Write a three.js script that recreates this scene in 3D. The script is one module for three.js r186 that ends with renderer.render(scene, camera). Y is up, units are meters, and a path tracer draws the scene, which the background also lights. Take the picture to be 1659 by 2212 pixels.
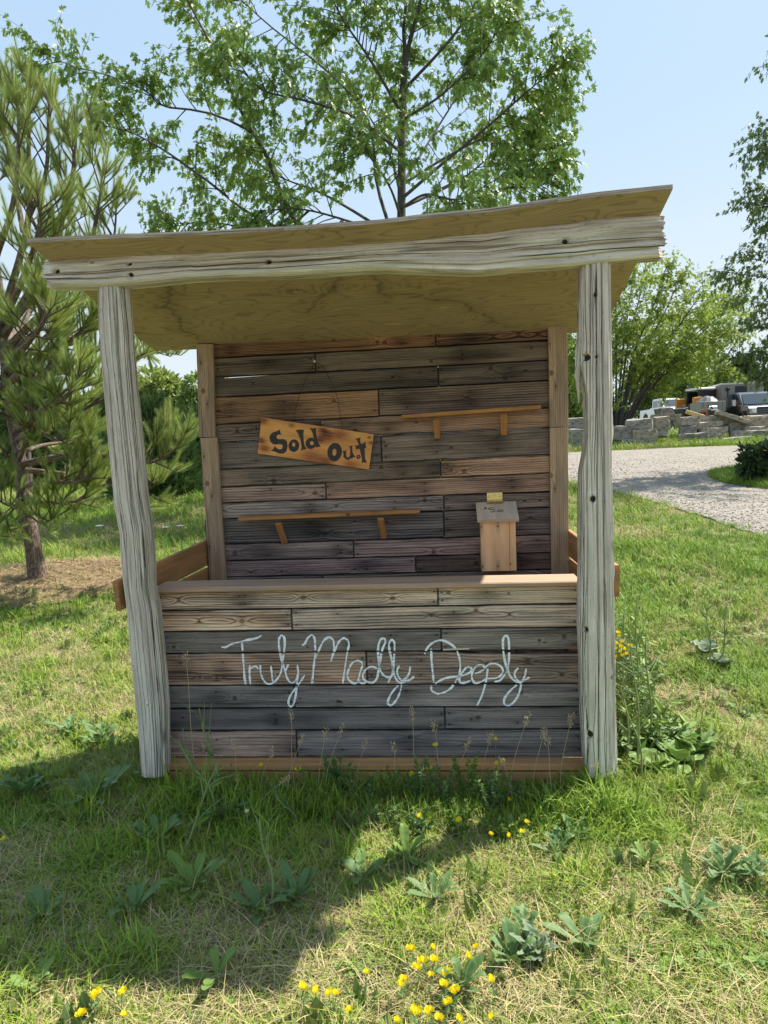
import * as THREE from 'three';
import { mergeGeometries } from 'three/addons/utils/BufferGeometryUtils.js';

// ------------------------------------------------------------------ camera, sky, sun, exposure
const scene = new THREE.Scene();
const renderer = new THREE.WebGLRenderer({ antialias: true });
renderer.toneMapping = THREE.LinearToneMapping;
renderer.toneMappingExposure = 2.0;
renderer.shadowMap.enabled = true;

const F = 1534, CX = 829.5, CY = 1106, RAD = Math.PI / 180;   // focal length and centre in pixels of a 1659 x 2212 view of the photograph
const camera = new THREE.PerspectiveCamera(2 * Math.atan(CY / F) / RAD, 0.75, 0.05, 3000);
camera.rotation.order = 'YXZ';
camera.position.set(0.401, 1.6, 3.232);
camera.rotation.set(-5.10 * RAD, 5.15 * RAD, -2.29 * RAD);
camera.updateMatrixWorld(true);

const SUN = new THREE.Vector3(0.468, 0.845, -0.288).normalize();
const sun = new THREE.DirectionalLight(new THREE.Color().setRGB(1, 0.945, 0.85), 4.9);
sun.position.copy(SUN).multiplyScalar(60);
sun.castShadow = true;
sun.shadow.radius = 1.4;
sun.shadow.mapSize.set(4096, 4096);
Object.assign(sun.shadow.camera, { left: -45, right: 45, top: 45, bottom: -45, near: 1, far: 160 });
scene.add(sun);

{ // sky: pale summer blue, paler to the horizon and towards the sun
  const W = 512, H = 256, data = new Float32Array(W * H * 4);
  const zen = [0.17, 0.268, 0.435], mid = [0.282, 0.378, 0.48], hor = [0.415, 0.452, 0.48];
  for (let j = 0; j < H; j++) for (let i = 0; i < W; i++) {
    const el = (j + 0.5) / H * Math.PI - Math.PI / 2, az = ((i + 0.5) / W - 0.5) * 2 * Math.PI;
    const y = Math.sin(el), x = Math.cos(el) * Math.cos(az), z = Math.cos(el) * Math.sin(az);
    const a = Math.max(0, y), g = Math.max(0, x * SUN.x + y * SUN.y + z * SUN.z);
    const k1 = Math.min(1, a / 0.42), k2 = Math.min(1, Math.max(0, (a - 0.25) / 0.75));
    const s1 = k1 * k1 * (3 - 2 * k1) * 0.85 + 0.15 * k1, glow = 0.10 * Math.pow(g, 3) + 0.25 * Math.pow(g, 24);
    for (let c = 0; c < 3; c++) {
      let v = hor[c] + (mid[c] - hor[c]) * s1;
      v += (zen[c] - v) * k2;
      v += glow * [1, 0.98, 0.9][c];
      if (y < 0) v *= 0.6;
      data[(j * W + i) * 4 + c] = v * 1.03;
    }
    data[(j * W + i) * 4 + 3] = 1;
  }
  const t = new THREE.DataTexture(data, W, H, THREE.RGBAFormat, THREE.FloatType);
  t.mapping = THREE.EquirectangularReflectionMapping;
  t.magFilter = t.minFilter = THREE.LinearFilter;
  t.needsUpdate = true;
  scene.background = t;
  scene.environment = t;
}

// ------------------------------------------------------------------ helpers
const V = (x, y, z) => new THREE.Vector3(x, y, z);
function rng(seed) { let s = seed | 0; return () => { s = (s + 0x6d2b79f5) | 0; let t = Math.imul(s ^ (s >>> 15), 1 | s); t = (t + Math.imul(t ^ (t >>> 7), 61 | t)) ^ t; return ((t ^ (t >>> 14)) >>> 0) / 4294967296; }; }
const clamp = (x, a = 0, b = 1) => Math.min(b, Math.max(a, x)), lerp = (a, b, t) => a + (b - a) * t;
const smooth = (a, b, x) => { const t = clamp((x - a) / (b - a)); return t * t * (3 - 2 * t); };
const PERM = new Float32Array(65536); { const r = rng(77); for (let i = 0; i < 65536; i++) PERM[i] = r(); }
const hh = (i, j) => PERM[((i * 7919) ^ (j * 104729 + (i >> 3) * 31)) & 65535];
function vn(x, y) { const i = Math.floor(x), j = Math.floor(y); let u = x - i, v = y - j; u = u * u * (3 - 2 * u); v = v * v * (3 - 2 * v); const a = hh(i, j), b = hh(i + 1, j), c = hh(i, j + 1), d = hh(i + 1, j + 1); return a + (b - a) * u + (c - a) * v + (a - b - c + d) * u * v; }
const fbm = (x, y) => (vn(x, y) * 4 + vn(x * 2.03 + 17, y * 2.03 + 5) * 2 + vn(x * 4.1 + 3, y * 4.1 + 41)) / 7;
function curve(pts) { return (x) => { if (x <= pts[0][0]) return pts[0][1]; for (let i = 1; i < pts.length; i++) if (x <= pts[i][0]) return lerp(pts[i - 1][1], pts[i][1], (x - pts[i - 1][0]) / (pts[i][0] - pts[i - 1][0])); return pts[pts.length - 1][1]; }; }
const s2l = (c) => c <= 0.04045 ? c / 12.92 : Math.pow((c + 0.055) / 1.055, 2.4), l2s = (c) => c <= 0.0031308 ? c * 12.92 : 1.055 * Math.pow(c, 1 / 2.4) - 0.055;
// photograph pixel -> ray -> the plane or ground it meets
function ray(px, py) { return V((px - CX) / F, -(py - CY) / F, -1).applyQuaternion(camera.quaternion); }
function Z(px, py, z) { const d = ray(px, py), t = (z - camera.position.z) / d.z; return d.multiplyScalar(t).add(camera.position); }
function Y(px, py, y) { const d = ray(px, py), t = (y - camera.position.y) / d.y; return d.multiplyScalar(t).add(camera.position); }
function H(x, z) { const s = Math.max(0, -z - 1.5); return 1.9 * (1 - Math.exp(-Math.pow(s / 18, 1.3))) + 0.03 * (vn(x * 0.35 + 9, z * 0.35) - 0.5) * smooth(1, 4, s); }
function G(px, py) { const d = ray(px, py); let t = 0.5; const o = camera.position; for (let k = 0; k < 4000; k++) { const x = o.x + d.x * t, y = o.y + d.y * t, z = o.z + d.z * t; if (y <= H(x, z)) return V(x, H(x, z), z); t *= 1.004; } return V(o.x + d.x * t, 0, o.z + d.z * t); }

const names = {};
const numbered = (n) => { names[n] = (names[n] ?? -1) + 1; return names[n] ? n + '_' + String(names[n]).padStart(3, '0') : n; };
const lit = (o) => { o.traverse((m) => { if (m.isMesh) m.castShadow = m.receiveShadow = true; }); return o; };
function thing(name, label, category, group, obj = new THREE.Group()) { obj.name = numbered(name); obj.userData = { label, category }; if (group) obj.userData.group = group; scene.add(obj); return obj; }
function structure(name, obj) { obj.name = name; obj.userData.kind = 'structure'; scene.add(obj); obj.receiveShadow = true; return obj; }
function part(name, geo, mat, parent, label) { const m = new THREE.Mesh(geo, mat); m.name = name; if (label) m.userData.label = label; m.castShadow = m.receiveShadow = true; parent.add(m); return m; }
function stuffPart(name, m, parent) { m.name = name; m.userData.kind = 'stuff'; m.castShadow = m.receiveShadow = true; (parent || scene).add(m); return m; }

class Tri { // collects flat-shaded quads and triangles with uv
  constructor() { this.p = []; this.u = []; }
  v(a, ua) { this.p.push(a.x, a.y, a.z); this.u.push(ua ? ua[0] : 0, ua ? ua[1] : 0); }
  tri(a, b, c, ua, ub, uc) { this.v(a, ua); this.v(b, ub); this.v(c, uc); }
  quad(a, b, c, d, ua, ub, uc, ud) { this.tri(a, b, c, ua, ub, uc); this.tri(a, c, d, ua, uc, ud); }
  geo() { const g = new THREE.BufferGeometry(); g.setAttribute('position', new THREE.Float32BufferAttribute(this.p, 3)); g.setAttribute('uv', new THREE.Float32BufferAttribute(this.u, 2)); g.computeVertexNormals(); return g; }
}
function grid(nu, nv, fn, closed = false) { // fn(i, j) -> [Vector3, u, v], smooth
  const p = [], u = [], idx = [];
  for (let j = 0; j <= nv; j++) for (let i = 0; i <= nu; i++) { const [q, a, b] = fn(i, j); p.push(q.x, q.y, q.z); u.push(a, b); }
  for (let j = 0; j < nv; j++) for (let i = 0; i < nu; i++) { const a = j * (nu + 1) + i, b = a + 1, c = a + nu + 1, d = c + 1; idx.push(a, b, d, a, d, c); }
  const g = new THREE.BufferGeometry(); g.setAttribute('position', new THREE.Float32BufferAttribute(p, 3)); g.setAttribute('uv', new THREE.Float32BufferAttribute(u, 2)); g.setIndex(idx); g.computeVertexNormals();
  if (closed) { const n = g.attributes.normal; for (let j = 0; j <= nv; j++) { const a = j * (nu + 1), b = a + nu, m = V(n.getX(a) + n.getX(b), n.getY(a) + n.getY(b), n.getZ(a) + n.getZ(b)).normalize(); n.setXYZ(a, m.x, m.y, m.z); n.setXYZ(b, m.x, m.y, m.z); } }
  return g;
}
function chamferBox(w, h, d, c = 0.003) { // centred box with chamfered long edges, uv in metres along its faces
  const s = new THREE.Shape(), a = w / 2 - c, b = h / 2 - c; s.moveTo(-a, -b); s.lineTo(a, -b); s.lineTo(a, b); s.lineTo(-a, b); s.closePath();
  const g = new THREE.ExtrudeGeometry(s, { depth: d - 2 * c, bevelEnabled: true, bevelSize: c, bevelThickness: c, bevelSegments: 1 }); g.translate(0, 0, -d / 2 + c); return g;
}
function tube(path, radii, sides = 6, twist = 0) { // tapered limb along points
  const n = path.length, rows = []; let nx = V(0.31, 0.1, 0.95);
  for (let j = 0; j < n; j++) {
    const t = path[Math.min(n - 1, j + 1)].clone().sub(path[Math.max(0, j - 1)]).normalize();
    nx = nx.clone().addScaledVector(t, -nx.dot(t)); if (nx.lengthSq() < 1e-6) nx = V(t.y, t.z, t.x); nx.normalize();
    const b = t.clone().cross(nx); rows.push([path[j], nx, b, Array.isArray(radii) ? radii[j] : radii]);
  }
  let L = 0; return grid(sides, n - 1, (i, j) => { const [c, a, b, r] = rows[j], th = i / sides * Math.PI * 2 + twist; if (i === 0 && j) L += path[j].distanceTo(path[j - 1]); return [c.clone().addScaledVector(a, Math.cos(th) * r).addScaledVector(b, Math.sin(th) * r), i / sides * Math.PI * 2 * Math.max(r, 0.02), L]; }, true);
}
function bez(pts, n) { const c = new THREE.CatmullRomCurve3(pts, false, 'centripetal'); return c.getPoints(n); }
function flat(g) { return g.index ? g.toNonIndexed() : g; }
function merged(list) { return mergeGeometries(list.map((g) => { const f = flat(g); for (const k of Object.keys(f.attributes)) if (!['position', 'normal', 'uv'].includes(k)) f.deleteAttribute(k); return f; })); }
function tex(data, w, h, srgb, repeat = true) { const t = new THREE.DataTexture(data, w, h); if (srgb) t.colorSpace = THREE.SRGBColorSpace; t.magFilter = t.minFilter = THREE.LinearFilter; if (repeat) t.wrapS = t.wrapT = THREE.RepeatWrapping; t.needsUpdate = true; return t; }
const MAT = (o) => new THREE.MeshStandardMaterial({ roughness: 0.85, ...o });
const rgb = (r, g, b) => new THREE.Color().setRGB(r, g, b);
const LEAF = (r, g, b, tr = 0.4, ro = 0.9) => new THREE.MeshPhysicalMaterial({ color: rgb(r, g, b), roughness: ro, transmission: tr, thickness: 0, side: THREE.DoubleSide, specularIntensity: 0.5 });

// ------------------------------------------------------------------ wood textures
// A board of weathered timber drawn into a region of an atlas. c: its sRGB colour, c2 a second tone in patches
function board(col, bmp, W, x0, y0, w, h, mu, mv, o) {
  const { c, c2 = [c[0] * 0.86, c[1] * 0.84, c[2] * 0.84], seed = 1, ring = 0.008, rs = 0.25, knots = [], nails = [], v0 = 0.02, tear = 0, spots = [], contrast = 1, cracks = 1 } = o;
  const A = c.map((x) => s2l(x / 255)), B = c2.map((x) => s2l(x / 255)), S = seed * 13.7, R = rng(seed * 991 + 3);
  const ck = []; for (let k = 0; k < cracks; k++) ck.push([R() * h * mv, R() * w * mu, 0.08 + R() * 0.35, R() * 50]);
  for (let j = 0; j < h; j++) for (let i = 0; i < w; i++) {
    const u = i * mu, v = j * mv;
    let t = v - v0 + 0.028 * (fbm(u * 1.1 + S, v * 5 + S) - 0.5) + 0.004 * (vn(u * 9 + S, v * 40) - 0.5), dark = 0, red = 0;
    for (const [ku, kv, kr] of knots) { const du = u - ku, dv = v - kv, d2 = du * du * 0.22 + dv * dv; t += kr * 1.7 * Math.exp(-d2 / (kr * kr * 4)) * (dv > 0 ? 1 : -1); const d = Math.sqrt(du * du * 0.7 + dv * dv); if (d < kr * 1.25) { red = Math.max(red, 1 - smooth(kr * 0.8, kr * 1.25, d)); dark = Math.max(dark, (0.35 + 0.35 * vn(d * 900, Math.atan2(dv, du) * 2)) * red); } }
    const f0 = t / ring + 0.25 * vn(u * 3 + S, v * 30), f = f0 - Math.floor(f0), late = smooth(0.45, 0.9, f) * (1 - smooth(0.92, 1, f));
    const fiber = vn(u * 22 + S, v * 800), fi2 = vn(u * 60 + S, v * 330 + 7), streak = 0.6 * fbm(u * 1.9 + S, v * 46 + S) + 0.4 * fbm(u * 2.6 + S, v * 120 + S * 2), patch = fbm(u * 2.6 + S * 2, v * 9), pb = fbm(u * 5 + 31 + S, v * 26);
    let L = 1 + contrast * (-rs * late + 0.20 * (fiber - 0.5) + 0.15 * (fi2 - 0.5) + 0.95 * (streak - 0.5) + 0.40 * (patch - 0.5));
    let hgt = 0.62 - 0.30 * late * rs * 3 + 0.25 * (fiber - 0.5) + 0.2 * (streak - 0.5);
    if (tear) { const q = vn(u * 5 + S, v * 150), m = smooth(0.5, 0.62, fbm(u * 2 + S * 3, v * 14)); const k = tear * m * smooth(0.66, 0.8, q); L *= 1 - 0.75 * k; hgt -= 0.35 * k; }
    for (const [cv, cu, cl, cs] of ck) { const a = Math.abs(u - cu) / cl; if (a < 1) { const d = Math.abs(v - cv - 0.008 * (vn(u * 6 + cs, cs) - 0.5)); if (d < 0.0016 * (1 - a * a) + 0.0005) { L *= 0.45; hgt -= 0.3; } } }
    L *= 1 - dark;
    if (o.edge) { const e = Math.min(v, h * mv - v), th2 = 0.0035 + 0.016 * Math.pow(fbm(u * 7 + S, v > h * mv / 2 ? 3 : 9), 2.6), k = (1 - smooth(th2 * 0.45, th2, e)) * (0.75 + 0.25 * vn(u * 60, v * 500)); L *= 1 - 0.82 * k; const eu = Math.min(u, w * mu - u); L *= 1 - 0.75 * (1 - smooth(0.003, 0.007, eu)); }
    for (const [nu, nv] of nails) { const du = u - nu, dv = v - nv, d = Math.hypot(du, dv); const st = Math.exp(-dv * dv / 0.00009 - du * du / 0.0014) * (0.5 + 0.5 * vn(u * 50, v * 300)); L *= 1 - 0.5 * st; if (d < 0.0048) { L *= 0.25; hgt = 0.15; } }
    for (const [su, sv, sr, k] of spots) { const du = (u - su) / sr, dv = (v - sv) / (sr * 0.45), d = Math.exp(-(du * du + dv * dv) * (0.7 + 0.6 * vn(u * 30, v * 120))); L *= 1 - k * d; }
    L = clamp(L, 0.12, 1.6);
    const m = smooth(0.35, 0.7, pb), o4 = ((y0 + j) * W + x0 + i) * 4;
    for (let k = 0; k < 3; k++) col[o4 + k] = 255 * clamp(l2s(Math.min(0.9, lerp(A[k], B[k], m) * L * (red ? lerp(1, [1, 0.82, 0.66][k], red) : 1))));
    col[o4 + 3] = 255;
    if (bmp) { const q = 255 * clamp(hgt); bmp[o4] = bmp[o4 + 1] = bmp[o4 + 2] = q; bmp[o4 + 3] = 255; }
  }
}
const WARM = [1.08, 0.97, 0.90];
class Atlas { // horizontal strips, one per plank row; uv of world x and fraction across the row
  constructor(rows, x0, x1, seed, k) {
    this.W = 2048; this.SH = 128; this.n = rows.length; this.x0 = x0; this.len = x1 - x0;
    const Ht = this.SH * this.n, col = new Uint8Array(this.W * Ht * 4), bmp = new Uint8Array(this.W * Ht * 4), R = rng(seed);
    rows.forEach((r, q) => {
      const mu = this.len / this.W, hgt = r.h, mv = hgt / this.SH; let a = 0;
      const cuts = [...r.joints.map((x) => Math.round((x - x0) / this.len * this.W)), this.W];
      cuts.forEach((b, n) => {
        const L = (b - a) * mu, c0 = r.c[n] || r.c[0], c = c0.map((x, z) => 255 * l2s(Math.min(0.8, s2l(x / 255) * k * WARM[z])));
        const knots = [], nails = [], spots = [];
        for (let m = 0; m < 1 + R() * 3; m++) knots.push([R() * L, hgt * (0.2 + 0.6 * R()), 0.006 + 0.010 * R() * R()]);
        for (const e of [0.018, L - 0.02]) for (const f of [0.25, 0.75]) if (R() < 0.85) nails.push([e + 0.012 * (R() - 0.5), hgt * (f + 0.12 * (R() - 0.5))]);
        for (let m = 0; m < L * 1.4; m++) { const nu = R() * L; for (const f of [0.28, 0.72]) if (R() < 0.7) nails.push([nu + 0.01 * R(), hgt * f]); if (R() < 0.7) spots.push([nu, hgt * 0.5, 0.05 + 0.07 * R(), 0.48]); }
        const tone = r.tone?.[n]; const c2 = tone ? tone.map((x, z) => 255 * l2s(Math.min(0.8, s2l(x / 255) * k * WARM[z]))) : c.map((x, z) => x * [0.84, 0.83, 0.85][z]);
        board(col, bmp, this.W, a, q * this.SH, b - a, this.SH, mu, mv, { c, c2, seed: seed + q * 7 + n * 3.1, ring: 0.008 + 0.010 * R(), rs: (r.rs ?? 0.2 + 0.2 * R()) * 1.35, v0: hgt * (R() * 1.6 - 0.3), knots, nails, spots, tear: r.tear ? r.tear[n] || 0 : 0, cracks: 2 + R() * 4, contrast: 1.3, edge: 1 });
        a = b;
      });
    });
    this.map = tex(col, this.W, Ht, true, false); this.bump = tex(bmp, this.W, Ht, false, false);
    this.mat = MAT({ map: this.map, bumpMap: this.bump, bumpScale: 0.0022, roughness: 0.88 });
  }
  uv(row, x, f) { return [clamp((x - this.x0) / this.len, 0.0005, 0.9995), (row + clamp(f, 0.01, 0.99)) / this.n]; }
}
// one plank: bottom and top edges as functions of x; a rabbet behind the face closes the joint to its neighbours
function plank(x0, x1, yb, yt, z0, row, atlas, o = {}) {
  const { n = 9, gap = 0.0032, c = 0.0018, deep = 0.026, thick = 0.032, seed = 1, zoff = 0, lean = 0 } = o, T = new Tri(), P = [], U = [];
  for (let i = 0; i <= n; i++) {
    const x = lerp(x0 + 0.0012, x1 - 0.0012, i / n), w = 0.0012 * (vn(x * 14 + seed * 5, seed) - 0.5), b = yb(x), t = yt(x), h = t - b, zz = z0 + zoff + 0.0012 * (vn(x * 3 + seed, seed * 2) - 0.5) + lean * ((b + t) / 2);
    const pr = [[b + gap + w, -c], [b + gap + c + w, 0], [b + h * 0.5, 0], [t - gap - c - w, 0], [t - gap - w, -c], [t - gap - w, -deep], [t - 0.0002, -deep], [t - 0.0002, -thick], [b + 0.0002, -thick], [b + 0.0002, -deep], [b + gap + w, -deep]];
    P.push(pr.map(([y, z]) => V(x, y, zz + z))); U.push(pr.map(([y]) => atlas.uv(row, x, (y - b) / h)));
  }
  const m = P[0].length;
  for (let i = 0; i < n; i++) for (let k = 0; k < m; k++) { const q = (k + 1) % m; T.quad(P[i][k], P[i + 1][k], P[i + 1][q], P[i][q], U[i][k], U[i + 1][k], U[i + 1][q], U[i][q]); }
  for (const [e, s] of [[0, 1], [n, -1]]) for (let k = 1; k < m - 1; k++) s > 0 ? T.tri(P[e][0], P[e][k], P[e][k + 1], U[e][0], U[e][k], U[e][k + 1]) : T.tri(P[e][0], P[e][k + 1], P[e][k], U[e][0], U[e][k + 1], U[e][k]);
  return T.geo();
}
// a plain sawn board texture for trim, shelves, counter and boxes
function sawn(c, o = {}) {
  const w = o.w || 1024, h = o.h || 128, mu = (o.lm || 1.0) / w, mv = (o.hm || 0.13) / h, col = new Uint8Array(w * h * 4), bmp = new Uint8Array(w * h * 4);
  board(col, bmp, w, 0, 0, w, h, mu, mv, { c, seed: o.seed || 5, rs: o.rs ?? 0.35, ring: o.ring || 0.009, knots: o.knots || [], nails: o.nails || [], c2: o.c2 || c.map((x) => x * 0.92), contrast: o.contrast ?? 0.7, cracks: o.cracks ?? 1, v0: o.v0 ?? 0.03, spots: o.spots || [] });
  const t = tex(col, w, h, true), b = tex(bmp, w, h, false);
  const s = [1 / (o.lm || 1), 1 / (o.hm || 0.13)];
  for (const q of [t, b]) { q.repeat.set(s[0], s[1]); if (o.turn) { q.center.set(0, 0); q.rotation = Math.PI / 2; } }
  return MAT({ map: t, bumpMap: b, bumpScale: o.bs ?? 0.0012, roughness: o.rough ?? 0.82 });
}
function stick(a, b, up, w, t, o = {}) { // board from a to b; w measured along up, t across; u runs along the board in metres
  const { c = 0.003, n = 1, u0 = 0, wob = 0, seed = 1, w2 = w } = o, L = a.distanceTo(b), ax = b.clone().sub(a).normalize(), uu = up.clone().addScaledVector(ax, -up.dot(ax)).normalize(), side = ax.clone().cross(uu), T = new Tri(), P = [], U = [];
  for (let i = 0; i <= n; i++) {
    const f = i / n, o2 = a.clone().lerp(b, f), k = wob ? wob * (vn(f * L * 6 + seed, seed) - 0.5) : 0, W = lerp(w, w2, f) / 2, D = t / 2;
    const pr = [[-W + c, D], [W - c, D], [W, D - c], [W, -D + c], [W - c, -D], [-W + c, -D], [-W, -D + c], [-W, D - c]]; let s = 0, prev = null; const row = [], ur = [];
    for (const [x, y] of [...pr, pr[0]]) { if (prev) s += Math.hypot(x - prev[0], y - prev[1]); prev = [x, y]; row.push(o2.clone().addScaledVector(uu, x + k).addScaledVector(side, y)); ur.push([u0 + f * L, s + seed * 0.37]); }
    P.push(row); U.push(ur);
  }
  for (let i = 0; i < n; i++) for (let k = 0; k < 8; k++) T.quad(P[i][k], P[i][k + 1], P[i + 1][k + 1], P[i + 1][k], U[i][k], U[i][k + 1], U[i + 1][k + 1], U[i + 1][k]);
  for (let k = 1; k < 7; k++) { const q = (z, r) => [z.x * 1 + z.z, z.y]; T.tri(P[0][0], P[0][k + 1], P[0][k], q(P[0][0]), q(P[0][k + 1]), q(P[0][k])); T.tri(P[n][0], P[n][k], P[n][k + 1], q(P[n][0]), q(P[n][k]), q(P[n][k + 1])); }
  return T.geo();
}

// ------------------------------------------------------------------ the ground
function mottled(w, h, fn) { const col = new Uint8Array(w * h * 4), bmp = new Uint8Array(w * h * 4); for (let j = 0; j < h; j++) for (let i = 0; i < w; i++) { const [r, g, b, q] = fn(i / w, j / h), o = (j * w + i) * 4; col[o] = 255 * l2s(clamp(r)); col[o + 1] = 255 * l2s(clamp(g)); col[o + 2] = 255 * l2s(clamp(b)); col[o + 3] = 255; bmp[o] = bmp[o + 1] = bmp[o + 2] = 255 * clamp(q); bmp[o + 3] = 255; } return [tex(col, w, h, true), tex(bmp, w, h, false)]; }
const tile = (u, v, k) => { const a = u * k, b = v * k, s = smooth(0.8, 1, u), t = smooth(0.8, 1, v); const f = (x, y) => lerp(fbm(x, y), fbm(x - k, y), s); return lerp(f(a, b), f(a, b - k), t); };
{
  const xs = [], zs = []; for (let i = -90; i <= 90; i++) xs.push(Math.sign(i) * (Math.abs(i) * 0.22 + Math.pow(Math.abs(i) / 90, 5) * 480)); for (let j = 0; j <= 190; j++) zs.push(8 - j * 0.28 - Math.pow(j / 190, 6) * 700);
  const g = grid(180, 190, (i, j) => { const x = xs[i], z = zs[j]; return [V(x, H(x, z), z), x / 3, z / 3]; });
  const [m, b] = mottled(1024, 1024, (u, v) => { const p = tile(u, v, 9), q = tile(u + 0.3, v, 60), r = vn(u * 1024, v * 1024 * 0.6), s = smooth(0.4, 0.62, p); const k = 0.55 + 0.9 * q * (0.6 + 0.8 * r); return [lerp(0.12, 0.185, s) * k, lerp(0.14, 0.16, s) * k, lerp(0.035, 0.07, s) * k, q * 0.6 + r * 0.4]; });
  structure('lawn_ground', new THREE.Mesh(g, MAT({ map: m, bumpMap: b, bumpScale: 0.015, roughness: 1, side: THREE.DoubleSide })));
}
// gravel drive: near and far edge read from the photograph, on the ground
const gravelNear = [[960, 1012], [1100, 1026], [1232, 1047], [1300, 1058], [1400, 1083], [1500, 1112], [1600, 1146], [1700, 1180], [1850, 1235]].map(([x, y]) => G(x, y));
const gravelFar = [[960, 988], [1100, 984], [1232, 979], [1350, 974], [1450, 969], [1550, 965], [1659, 962], [1800, 958], [1950, 955]].map(([x, y]) => G(x, y));
const inPoly = (x, z, poly) => { let c = false; for (let i = 0, j = poly.length - 1; i < poly.length; j = i++) { const a = poly[i], b = poly[j]; if ((a.z > z) !== (b.z > z) && x < (b.x - a.x) * (z - a.z) / (b.z - a.z) + a.x) c = !c; } return c; };
const gravelPoly = [...gravelNear, ...gravelFar.slice().reverse()];
{
  const n = gravelNear.length - 1, nc = new THREE.CatmullRomCurve3(gravelNear), fc = new THREE.CatmullRomCurve3(gravelFar);
  const g = grid(80, 60, (i, j) => { const a = nc.getPoint(i / 80), b = fc.getPoint(i / 80), e = 0.12 * (vn(i * 1.3, 4) - 0.5) * (j === 0 || j === 60 ? 1 : 0), q = a.lerp(b, j / 60 + e * 0.1); q.y = H(q.x, q.z) + 0.02; return [q, q.x / 3, q.z / 3]; });
  const [m, b] = mottled(1024, 1024, (u, v) => { const r = vn(u * 200, v * 200), r2 = vn(u * 90 + 7, v * 90), p = tile(u, v, 7), r3 = vn(u * 480, v * 480); const k = (0.66 + 0.6 * r2 * r + 0.5 * (r3 - 0.5)) * (0.85 + 0.3 * p); return [0.315 * k, 0.28 * k, 0.235 * k, r * 0.5 + r2 * 0.5]; });
  structure('gravel_drive', new THREE.Mesh(g, MAT({ map: m, bumpMap: b, bumpScale: 0.03, roughness: 1, side: THREE.DoubleSide })));
}

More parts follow.
